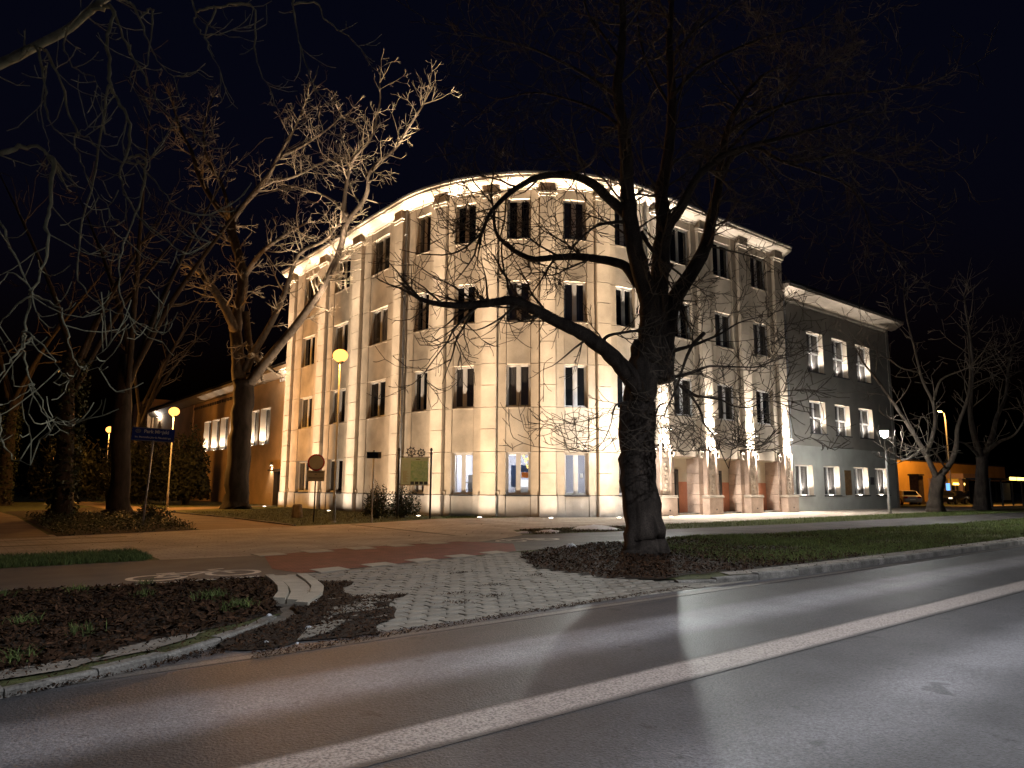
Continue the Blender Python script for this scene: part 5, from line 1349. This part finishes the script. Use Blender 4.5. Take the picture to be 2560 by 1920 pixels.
TR_t2 = [[[15.91,49.11,-0.12,0.822],[15.87,49.14,0.61,0.77],[15.86,49.15,2.94,0.731],[15.87,49.14,5.3,0.696],[15.89,49.13,7.53,0.664],[15.83,49.18,8.82,0.633]],[[15.64,49.33,8.8,0.49],[15.51,49.86,11.15,0.444],[15.47,50.32,12.89,0.41],[15.83,50.46,15.86,0.38],[15.57,51.1,18.22,0.351],[15.19,51.83,20.1,0.323],[15.24,52.22,21.13,0.296]],[[15.25,52.21,20.95,0.28],[14.35,53.45,22.55,0.223],[13.39,54.74,24.94,0.18],[12.97,55.59,27.01,0.141],[12.26,56.68,29.13,0.104],[11.64,57.7,31.89,0.069]],[[15.25,52.21,20.95,0.214],[15.67,50.59,21.98,0.168],[16.44,48.68,23.33,0.133],[16.66,47.22,24.61,0.104],[17.1,45.57,26.19,0.077],[17.38,44.06,28.04,0.052]],[[15.15,49.72,12.4,0.348],[14.85,49.32,12.78,0.312],[13.99,49.37,14.28,0.285],[12.9,49.61,15.77,0.26]],[[15.92,49.1,9.45,0.3],[16.18,47.81,10.92,0.243],[16.67,46.35,12.68,0.201],[16.99,45.02,14.7,0.164],[17.19,43.79,16.67,0.131],[18.12,41.96,17.33,0.1],[18.54,40.55,18.27,0.071]],[[16.27,48.82,8.65,0.364],[16.7,47.33,9.96,0.314],[17.63,45.45,11.86,0.276],[18.52,43.6,14.03,0.243],[18.92,42.14,15.83,0.213],[18.95,40.98,17.25,0.185],[18.76,40.0,18.16,0.159],[19.23,38.49,19.5,0.135],[19.0,37.54,20.77,0.112],[19.65,35.89,21.7,0.09],[19.83,34.6,22.58,0.07],[20.09,33.26,23.71,0.051]],[[18.38,39.53,17.93,0.167],[18.13,39.14,19.41,0.131],[18.2,38.49,21.48,0.104],[18.84,37.38,22.78,0.081],[19.01,36.65,24.82,0.059],[18.76,36.26,25.93,0.039]],[[15.93,50.38,16.55,0.21],[16.19,48.02,17.72,0.144],[16.91,45.3,18.47,0.098],[17.32,42.83,18.65,0.058]],[[16.84,47.72,24.86,0.125],[17.41,45.33,24.82,0.087],[18.13,42.81,25.23,0.059],[18.43,40.64,25.58,0.035]],[[16.79,49.68,23.6,0.121],[17.74,46.35,23.23,0.084],[18.41,43.23,23.32,0.058],[18.76,40.38,22.52,0.035]],[[18.35,39.17,18.26,0.103],[17.67,40.15,19.46,0.075],[16.64,41.4,20.22,0.054],[15.72,42.58,20.67,0.035]],[[15.42,52.07,20.23,0.165],[14.79,53.55,24.18,0.129],[14.07,55.09,26.41,0.101],[13.85,56.24,29.49,0.076],[14.48,56.69,32.69,0.052]],[[15.83,49.56,13.64,0.27],[16.14,49.11,11.12,0.27],[16.64,48.52,10.11,0.269]]]
TR_hang = [[[0.51,11.67,7.79,0.019],[0.65,11.46,7.27,0.015],[0.7,11.31,6.8,0.012],[0.82,11.11,6.38,0.01],[1.02,10.85,6.27,0.007],[1.15,10.64,6.33,0.005]],[[0.68,12.05,7.94,0.019],[0.87,11.81,7.45,0.016],[1.07,11.56,6.72,0.014],[1.24,11.34,6.47,0.011],[1.51,11.04,6.15,0.009],[1.76,10.75,6.05,0.007],[1.92,10.53,6.09,0.005]],[[1.09,11.46,6.5,0.014],[1.17,11.22,6.05,0.01],[1.3,10.94,5.65,0.007],[1.48,10.63,5.25,0.004]],[[1.5,12.16,9.12,0.03],[1.44,12.13,8.62,0.027],[1.48,12.01,8.18,0.025],[1.54,11.89,7.64,0.023],[1.72,11.66,7.22,0.021],[1.79,11.53,6.88,0.019],[1.76,11.47,6.4,0.017],[1.7,11.44,6.08,0.015],[1.8,11.28,5.69,0.014],[1.94,11.09,5.38,0.012],[2.2,10.8,5.08,0.011],[2.46,10.51,4.81,0.009],[2.65,10.28,4.86,0.008],[2.69,10.17,4.93,0.007]],[[1.99,11.25,6.35,0.018],[1.97,11.15,5.91,0.015],[1.88,11.12,5.41,0.013],[1.76,11.1,4.95,0.011],[1.73,11.02,4.41,0.01],[1.82,10.84,3.95,0.008],[1.96,10.61,3.7,0.007],[2.12,10.37,3.62,0.005]],[[1.56,12.36,9.18,0.021],[1.69,12.34,8.81,0.017],[1.94,12.21,8.31,0.014],[2.13,12.14,7.98,0.011],[2.31,12.07,7.65,0.009],[2.64,11.88,7.38,0.006]],[[1.88,12.49,9.44,0.02],[2.09,12.46,8.96,0.014],[2.25,12.45,8.68,0.01],[2.5,12.37,8.45,0.006]],[[2.73,12.32,9.83,0.02],[2.76,12.34,9.54,0.015],[2.94,12.24,9.34,0.01],[3.29,12.0,9.46,0.007]],[[3.02,12.09,9.79,0.018],[2.93,12.24,9.39,0.014],[3.04,12.24,9.04,0.01],[3.2,12.2,8.77,0.007]],[[3.71,12.17,10.16,0.019],[3.77,12.21,9.46,0.014],[3.91,12.18,8.96,0.009],[4.05,12.16,8.77,0.006]],[[4.45,12.21,10.62,0.02],[4.56,12.17,9.88,0.014],[4.73,12.07,9.33,0.01],[4.86,12.01,8.97,0.006]],[[4.87,12.0,10.7,0.018],[5.0,12.07,10.51,0.013],[5.35,11.96,10.31,0.009],[5.7,11.85,10.05,0.006]],[[1.89,11.2,6.26,0.014],[2.14,10.74,5.74,0.01],[2.32,10.34,5.35,0.007],[2.57,9.88,5.2,0.004]],[[1.49,11.78,7.57,0.02],[1.43,11.7,6.68,0.017],[1.38,11.61,5.97,0.015],[1.3,11.55,5.32,0.012],[1.27,11.45,4.52,0.011],[1.35,11.25,4.22,0.009],[1.58,10.94,3.93,0.007],[1.84,10.6,3.78,0.005]],[[0.14,10.94,5.25,0.022],[0.32,10.73,4.8,0.017],[0.49,10.53,4.35,0.014],[0.65,10.34,3.98,0.011],[0.7,10.23,3.79,0.009]],[[0.81,10.79,5.78,0.026],[0.81,10.69,5.25,0.022],[0.81,10.58,4.91,0.02],[0.82,10.48,4.41,0.018],[0.73,10.45,3.93,0.015],[0.67,10.4,3.47,0.013],[0.67,10.3,3.16,0.012],[0.73,10.15,2.86,0.01],[0.8,9.99,2.63,0.008],[0.93,9.79,2.32,0.007]],[[0.71,10.35,3.85,0.014],[0.93,10.07,3.68,0.011],[1.06,9.87,3.37,0.009],[1.11,9.72,3.08,0.007],[1.2,9.55,2.87,0.005],[1.35,9.32,2.85,0.004]],[[0.66,10.13,3.33,0.012],[0.86,9.84,3.12,0.008],[1.0,9.61,2.85,0.006],[1.08,9.41,2.7,0.004]],[[1.19,9.45,2.85,0.009],[1.27,9.26,2.92,0.005],[1.37,9.05,3.06,0.003]],[[0.71,10.35,3.82,0.014],[0.55,10.53,3.68,0.01],[0.43,10.66,3.51,0.007],[0.3,10.81,3.43,0.005]],[[0.65,10.28,3.94,0.011],[0.45,10.35,4.09,0.008],[0.36,10.34,3.84,0.006],[0.31,10.29,3.59,0.004]],[[0.66,10.01,3.12,0.012],[0.53,10.02,2.94,0.008],[0.46,9.99,2.71,0.006],[0.45,9.92,2.38,0.004]],[[0.74,9.81,2.66,0.009],[0.84,9.65,2.39,0.006],[1.01,9.43,2.22,0.004],[1.16,9.22,2.19,0.003]],[[0.52,9.87,2.04,0.009],[0.63,9.65,1.8,0.005],[0.79,9.39,1.72,0.003]],[[0.79,9.9,2.68,0.009],[0.65,9.89,2.5,0.005],[0.51,9.88,2.41,0.003]],[[2.09,12.32,9.49,0.014],[2.08,12.23,8.88,0.011],[2.06,12.15,8.37,0.009],[1.82,12.25,8.16,0.007],[1.95,12.05,7.71,0.005]],[[0.93,12.1,8.51,0.016],[0.9,12.0,8.05,0.012],[1.05,11.75,7.68,0.009],[1.23,11.47,7.51,0.007],[1.34,11.25,7.19,0.004]],[[0.66,11.42,7.37,0.01],[0.66,11.34,6.69,0.007],[0.75,11.18,6.24,0.005],[0.75,11.09,5.94,0.003]]]
TR_hlimb = [[[-0.74,11.14,5.85,0.086],[-0.42,11.38,6.52,0.08],[-0.05,11.59,7.12,0.075],[0.29,11.81,7.59,0.071],[0.53,12.12,8.03,0.067],[0.95,12.29,8.61,0.062],[1.31,12.5,9.3,0.057],[1.76,12.63,9.94,0.052],[2.45,12.58,10.52,0.047],[3.32,12.38,10.98,0.041],[4.29,12.1,11.25,0.035],[5.03,12.0,11.27,0.029]],[[-0.62,10.78,4.75,0.045],[-0.3,10.78,5.25,0.038],[0.01,10.79,5.56,0.034],[0.37,10.75,5.82,0.029],[0.62,10.81,5.92,0.025],[0.83,10.9,5.86,0.021]]]
TR_r1 = [[[53.77,20.08,0.0,0.454],[53.83,20.03,0.59,0.431],[53.94,19.94,1.64,0.415],[54.12,19.79,2.49,0.4]],[[54.06,19.84,2.23,0.227],[53.32,19.89,3.12,0.185],[52.43,20.05,4.36,0.155],[51.25,20.45,6.02,0.127],[50.07,20.85,7.55,0.102],[48.89,21.26,8.97,0.079],[47.86,21.54,9.95,0.057],[47.0,21.68,11.03,0.036]],[[54.11,19.8,2.39,0.248],[55.17,19.37,3.36,0.201],[55.96,19.16,4.57,0.165],[56.51,19.14,6.03,0.133],[57.65,18.65,8.31,0.103],[58.27,18.58,10.64,0.073],[58.64,18.71,13.03,0.045]],[[53.04,20.02,3.96,0.15],[53.85,19.68,5.91,0.122],[54.15,19.77,7.57,0.102],[53.93,20.27,9.25,0.083],[53.91,20.6,11.54,0.066],[53.88,20.95,13.88,0.049],[54.09,21.1,16.04,0.033]],[[54.75,19.92,7.85,0.098],[54.68,19.34,9.22,0.068],[55.26,18.22,9.81,0.046],[55.13,17.69,9.95,0.026]],[[53.0,20.18,4.28,0.075],[51.03,20.23,3.8,0.051],[49.17,20.18,3.33,0.035],[47.36,20.11,3.08,0.02]],[[54.53,19.46,3.03,0.076],[52.63,19.28,3.92,0.052],[50.8,19.05,4.26,0.035],[48.8,18.95,3.98,0.02]],[[54.06,20.48,9.85,0.065],[52.52,21.08,10.09,0.047],[51.35,21.39,10.66,0.033],[50.15,21.71,10.57,0.021]]]
TR_r2 = [[[63.3,20.34,-0.04,0.486],[63.37,20.28,0.73,0.451],[63.51,20.17,2.28,0.425],[63.64,20.07,4.08,0.401]],[[63.62,20.09,3.72,0.268],[63.13,20.27,5.52,0.215],[62.81,20.31,7.69,0.176],[62.89,20.04,10.13,0.141],[62.87,19.84,12.58,0.108],[62.57,19.87,15.04,0.077],[62.31,19.86,16.89,0.048]],[[63.67,20.04,3.84,0.268],[64.82,19.63,5.57,0.209],[65.69,19.44,7.21,0.165],[66.88,18.99,9.14,0.125],[67.75,18.81,11.76,0.087],[68.77,18.5,13.79,0.05]],[[63.75,19.98,4.32,0.182],[63.65,18.78,5.23,0.125],[63.44,17.66,5.75,0.083],[63.29,16.5,7.42,0.046]],[[63.5,20.18,4.08,0.122],[61.68,20.37,4.98,0.082],[59.93,20.49,5.14,0.054],[58.16,20.64,4.73,0.029]]]
# ------------------------------------------------------------------ trees
def smooth_path(P, sub=3):
    """Catmull-Rom through (x,y,z,r) points"""
    P = [np.array(p, float) for p in P]
    Q = [2*P[0]-P[1]]+P+[2*P[-1]-P[-2]]
    out = []
    for i in range(1, len(Q)-2):
        p0, p1, p2, p3 = Q[i-1], Q[i], Q[i+1], Q[i+2]
        for k in range(sub):
            t = k/sub
            out.append(.5*((2*p1)+(-p0+p2)*t+(2*p0-5*p1+4*p2-p3)*t*t+(-p0+3*p1-3*p2+p3)*t**3))
    out.append(P[-1])
    return out
def knobby(path, rr, amt):
    o = []
    for p in path:
        r_ = max(.004, p[3])
        j = r_*amt
        o.append((p[0]+rr.uniform(-j, j), p[1]+rr.uniform(-j, j), p[2]+rr.uniform(-j, j)*.5, r_*(1+rr.uniform(-amt, amt)*.5)))
    return o
def branch(mb, start, d, length, r0, level, rr, st):
    """st: dict(droop, up, bend, child, minr)"""
    n = max(3, int(length/st['seg'][level]))
    p = Vector(start); d = Vector(d).normalized(); pts = [p.copy()]; rad = [r0]
    step = length/n; kids = []
    for i in range(n):
        t = (i+1)/n
        g = st['droop']*(1-t*1.0)-st['up']*t*t*1.6
        d = d+Vector((rr.gauss(0, 1), rr.gauss(0, 1), rr.gauss(0, 1)))*st['bend']+Vector((0, 0, -g))*.22
        d.normalize(); p = p+d*step
        if p.z < st.get('minz', .5): d.z = abs(d.z)*.4; p.z = st.get('minz', .5)
        pts.append(p.copy()); rad.append(max(st['minr'], r0*(1-.75*t)))
        kids.append((p.copy(), d.copy(), rad[-1]))
    mb.tube(pts, rad, 5 if level == 0 else (4 if r0 > .012 else 3), cap=False)
    if level < st['levels']:
        m = st['child'][level]; k = max(1, int(length*m*rr.uniform(.7, 1.3)))
        for _ in range(k):
            q, dd, rq = kids[rr.randrange(max(0, int(len(kids)*.15)), len(kids))]
            ax = dd.orthogonal().normalized(); ax.rotate(Matrix.Rotation(rr.uniform(0, 6.283), 3, dd))
            nd = (dd*rr.uniform(.35, .9)+ax*rr.uniform(.5, 1.0)).normalized()
            branch(mb, q, nd, length*rr.uniform(.28, .55), max(st['minr'], rq*.72), level+1, rr, st)

def tree(name, label, limbs, st, seed, bark, twig, dens, skip_trunk=1, trunk_sides=14, lenf=(1.2, 2.6), spawn_from=.25, extra=None, roots=0.0, up_bias=.0, group=None, sub=4, tip=True, trunk_mat=None, kink=0.0):
    rr = random.Random(seed)
    e = empty(name, label, 'tree', group)
    mb = MB()
    for i, Lm in enumerate(limbs):
        path = smooth_path(Lm, sub)
        path = knobby(path, rr, .10 if i < skip_trunk else .09)
        if i >= skip_trunk and kink: path = [(p[0]+rr.gauss(0, kink), p[1]+rr.gauss(0, kink), p[2]+rr.gauss(0, kink), p[3]*rr.uniform(.8, 1.25)) if p[3] < .04 and 0 < j < len(path)-1 else p for j, p in enumerate(path)]
        P3 = [p[:3] for p in path]; Rr = [p[3] for p in path]
        if i < skip_trunk:
            tm = MB(); ns = trunk_sides
            # trunk with ridges and root flare
            nn = len(P3)
            tm.tube(P3, Rr, ns)
            base_z = P3[0][2]
            for vi, v_ in enumerate(tm.v):
                k = vi // ns
                c = Vector(P3[min(k, nn-1)]); v3 = Vector(v_); dv = v3-c
                a = math.atan2(dv.y, dv.x)
                f = 1+.07*math.sin(5*a+v3.z*.4)+.05*math.sin(9*a-v3.z*.9)+.06*mnoise.noise((a*2, v3.z*1.4, seed))
                hgt = max(0, v3.z-base_z)
                f *= 1+roots*math.exp(-hgt/.35)*(1+.5*math.sin(4*a+seed))
                q = c+Vector((dv.x*f, dv.y*f, dv.z))
                tm.v[vi] = tuple(q)
            tm.build('trunk', trunk_mat or bark, e, smooth=True)
        else:
            MB().tube(P3, Rr, 8 if Rr[0] > .06 else 6).build('limb', bark if Rr[0] > .03 else twig, e, smooth=True)
            # side branches along the limb
            ln = [0.0]
            for a, b_ in zip(P3[:-1], P3[1:]): ln.append(ln[-1]+(Vector(b_)-Vector(a)).length)
            total = ln[-1]
            nb = int(total*dens)
            for _ in range(nb):
                s = total*(spawn_from+(1-spawn_from)*rr.random()**.8)
                k = max(1, next(j for j in range(len(ln)) if ln[j] >= s-1e-6))
                a, b_ = Vector(P3[k-1]), Vector(P3[k]); t = (s-ln[k-1])/max(1e-6, ln[k]-ln[k-1])
                q = a.lerp(b_, t); dd = (b_-a).normalized()
                ax = dd.orthogonal().normalized(); ax.rotate(Matrix.Rotation(rr.uniform(0, 6.283), 3, dd))
                nd = (dd*rr.uniform(.2, .9)+ax*rr.uniform(.6, 1.0)+Vector((0, 0, up_bias))).normalized()
                branch(mb, q, nd, rr.uniform(*lenf)*(1 if s < total*.85 else .8), max(st['minr']*1.3, min(Rr[k]*.42, st['maxr'])), 0, rr, st)
            if tip:
                dd = (Vector(P3[-1])-Vector(P3[-2])).normalized()
                for _ in range(3):
                    nd = (dd+Vector((rr.gauss(0, .35), rr.gauss(0, .35), rr.gauss(0, .35)))).normalized()
                    branch(mb, P3[-1], nd, rr.uniform(*lenf)*.9, max(st['minr'], Rr[-1]*.8), 0, rr, st)
    mb.build('crown', twig, e)
    return e

ST_MAIN = dict(droop=.10, up=.4, bend=.14, seg=[.22, .13, .09], child=[3.2, 4.8, 5], levels=2, minr=.0075, maxr=.032, minz=2.3)
tree('chestnut_tree', 'big dark leafless tree on the verge with a long limb reaching left', TR_main, ST_MAIN, 4, 'bark', 'twig', 3.2, lenf=(.8, 2.5), roots=.30, trunk_sides=28)
ST_T2 = dict(droop=-.1, up=.45, bend=.12, seg=[.55, .35, .25], child=[3.2, 3.6, 3], levels=2, minr=.0105, maxr=.07, minz=5)
tree('bare_tree', 'leafless tree left of the tall facade, its right half lit pale by the floodlights', TR_t2, ST_T2, 7, 'bark_pale', 'twig_pale', 2.1, lenf=(.9, 2.2), roots=.35, trunk_sides=20, up_bias=.05, trunk_mat='bark_shaded')  # trunk's backlit shade is put into its bark colour, limbs stay paler
# overhanging tree at the left: its trunk stands outside the picture
ST_H = dict(droop=.35, up=1.2, bend=.10, seg=[.16, .10, .08], child=[1.6, 2.5, 3], levels=1, minr=.006, maxr=.012, minz=2.0)
trunkH = [[[-2.6, 11.0, -.15, .52], [-2.58, 11.0, .8, .44], [-2.5, 11.02, 2.4, .40], [-2.4, 11.05, 4.2, .34], [-2.3, 11.1, 6, .26], [-2.2, 11.2, 9, .16], [-2.3, 11.3, 12, .06]]]
conn = [[[-2.4, 11.05, 4.4, .14]]+[[-1.5, 11.05, 5.2, .11]]+TR_hlimb[0], [[-2.45, 11.03, 3.6, .10], [-1.7, 10.8, 4.3, .08]]+TR_hlimb[1]]
def tie(h):
    """carry a hanging branch up to the nearest point of the limbs it grows from"""
    p = Vector(h[0][:3]); best = None
    for Lm in conn+tied:
        for q in smooth_path(Lm, 4):
            d = (Vector(q[:3])-p).length
            if best is None or d < best[0]: best = (d, q)
    q = best[1]
    if best[0] < .06: return h
    midp = (p+Vector(q[:3]))/2+Vector((.0, .0, .12*min(1, best[0])))
    return [[q[0], q[1], q[2], max(h[0][3], .6*min(q[3], .03))], [midp.x, midp.y, midp.z, h[0][3]*1.1]]+h
tied = []
for h in TR_hang: tied.append(tie(h))
tree('overhanging_tree', 'drooping grey green branches hanging into the top left corner', trunkH+conn+tied, ST_H, 9, 'twig_green', 'twig_green', 1.7, lenf=(.3, .9), roots=.3, spawn_from=.15, sub=4, kink=.013)
ST_R = dict(droop=-.05, up=.5, bend=.10, seg=[.6, .4, .3], child=[1.3, 1.6, 2], levels=2, minr=.013, maxr=.06, minz=3.5)
tree('bare_tree', 'grey trunked leafless tree right of the white post lamp', TR_r1, ST_R, 12, 'bark_pale', 'twig', 1.0, lenf=(1.4, 3.6), roots=.35, trunk_sides=16, up_bias=.15, group='leafless trees at the right')
tree('bare_tree', 'black silhouetted leafless tree farther right beside the bus shelter', TR_r2, ST_R, 13, 'bark', 'twig', 1.0, lenf=(1.4, 3.6), roots=.35, trunk_sides=16, up_bias=.15, group='leafless trees at the right')
# park trees at the far left, dim
def park_tree(x, y, h, r_, seed, label, ivy):
    rr = random.Random(seed)
    trunk = [[x, y, -.1, r_*1.25], [x+.05, y, .8, r_], [x+rr.uniform(-.2, .2), y, h*.25, r_*.85], [x+rr.uniform(-.4, .4), y, h*.45, r_*.6]]
    Ls = [trunk]
    for k in range(4):
        a = rr.uniform(0, 6.28); z0 = h*rr.uniform(.3, .45); t = rr.uniform(.25, .5)
        Ls.append([[x, y, z0, r_*.3]]+[[x+math.cos(a)*h*t*s, y+math.sin(a)*h*t*s, z0+(h-z0)*s**.8, r_*.3*(1-s)+.02] for s in (.25, .5, .75, 1)])
    e = tree('park_tree', label, Ls, ST_R, seed, 'bark_shaded', 'twig', .5, lenf=(1.4, 3.4), roots=.3, up_bias=.1)
    if ivy:
        n = 1500; a = nr.uniform(0, 6.283, n); z = nr.random(n)**1.2*7.5; rad = r_*nr.uniform(.9, 1.7, n)
        pts = np.stack([x+np.cos(a)*rad, y+np.sin(a)*rad], 1)
        s = nr.uniform(.06, .14, n); d1 = nr.normal(0, 1, (n, 3)); d1 /= np.linalg.norm(d1, axis=1)[:, None]; d2 = nr.normal(0, 1, (n, 3)); d2 /= np.linalg.norm(d2, axis=1)[:, None]
        c = np.concatenate([pts, z[:, None]], 1)
        v = np.stack([c-d1*s[:, None], c+d2*s[:, None]*.7, c+d1*s[:, None], c-d2*s[:, None]*.7], 1).reshape(-1, 3)
        fastmesh('ivy_cover', v, np.arange(n*4).reshape(-1, 4), 'ivy', e)
park_tree(4.6, 38.5, 17, .40, 31, 'ivy clad tree trunk in the dark at the far left edge', True)
park_tree(7.6, 42.5, 19, .52, 32, 'thick black trunk between the far left ivy and the park path', False)
park_tree(14.5, 74, 20, .5, 33, 'dim leafless tree beyond the park path near the farthest globe lamp', False)
park_tree(4.0, 66, 18, .5, 34, 'dim leafless tree deep in the dark park at the left', True)

# ------------------------------------------------------------------ shrubs
def shrub(name, label, c, rx, ry, h, n, leaf, m, seed, stems=10, cat='shrub', lo=.05, ragged=.3):
    r2 = np.random.default_rng(seed); rr = random.Random(seed)
    e = empty(name, label, cat, loc=(0, 0, 0))
    u = r2.normal(0, 1, (n, 3)); u /= np.linalg.norm(u, axis=1)[:, None]; u[:, 2] = np.abs(u[:, 2])*1.0
    a = np.arctan2(u[:, 1], u[:, 0])
    k = 1+ragged*np.sin(a*3+seed)*.5+ragged*np.sin(u[:, 2]*9+a*5)*.45
    rad = (r2.random(n)**.38)*k
    p = np.stack([c[0]+u[:, 0]*rx*rad, c[1]+u[:, 1]*ry*rad, c[2]+lo+u[:, 2]*h*rad*.95+r2.random(n)*h*.12*(1-u[:, 2])], 1)
    s = r2.uniform(.6, 1.3, n)*leaf; d1 = r2.normal(0, 1, (n, 3)); d1 /= np.linalg.norm(d1, axis=1)[:, None]; d2 = np.cross(d1, r2.normal(0, 1, (n, 3))); d2 /= np.linalg.norm(d2, axis=1)[:, None]
    v = np.stack([p-d1*s[:, None], p+d2*s[:, None]*.45, p+d1*s[:, None], p-d2*s[:, None]*.45], 1).reshape(-1, 3)
    fastmesh('foliage', v, np.arange(n*4).reshape(-1, 4), m, e)
    mb = MB()
    for _ in range(stems):
        a = rr.uniform(0, 6.28); t = rr.uniform(.4, .95)
        b0 = Vector((c[0]+rr.uniform(-.15, .15)*rx, c[1]+rr.uniform(-.15, .15)*ry, c[2]-.05)); tip = Vector((c[0]+math.cos(a)*rx*t, c[1]+math.sin(a)*ry*t, c[2]+h*rr.uniform(.6, 1.08)))
        mid = b0.lerp(tip, .5)+Vector((0, 0, h*.12)); mb.tube([b0, mid, tip], [.02*h/1.2, .014*h/1.2, .006], 5)
    mb.build('stems', 'twig', e)
    return e
shrub('low_shrub', 'dark leafy shrub left of the information board', (16.75, 31.1, 0), .75, .7, 1.55, 2600, .055, 'shrub_leaf', 41, 16)
shrub('low_shrub', 'dark leafy shrub behind the information board', (18.25, 31.2, 0), .95, .7, 1.45, 3000, .055, 'shrub_leaf', 42, 16)
shrub('evergreen_shrub', 'tall rounded evergreen bush in front of the lit windows of the low wing', (15.9, 62.0, 0), 1.9, 2.4, 5.3, 8000, .17, 'conifer', 43, 8, lo=.4)
shrub('evergreen_shrub', 'wide dark evergreen bush below the far globe lamps', (13.4, 67.5, 0), 3.0, 3.2, 5.6, 9000, .18, 'conifer', 44, 8, lo=.2)
shrub('evergreen_shrub', 'dark evergreen mass deep in the park behind the blue sign', (9.6, 80, 0), 3.5, 3.5, 6.0, 7000, .22, 'conifer', 45, 8, lo=.2)
shrub('low_shrub', 'small dark shrub poking up at the corner of the ivy bed', (7.3, 33.5, 0), .8, .9, .75, 900, .07, 'shrub_leaf', 46, 8)
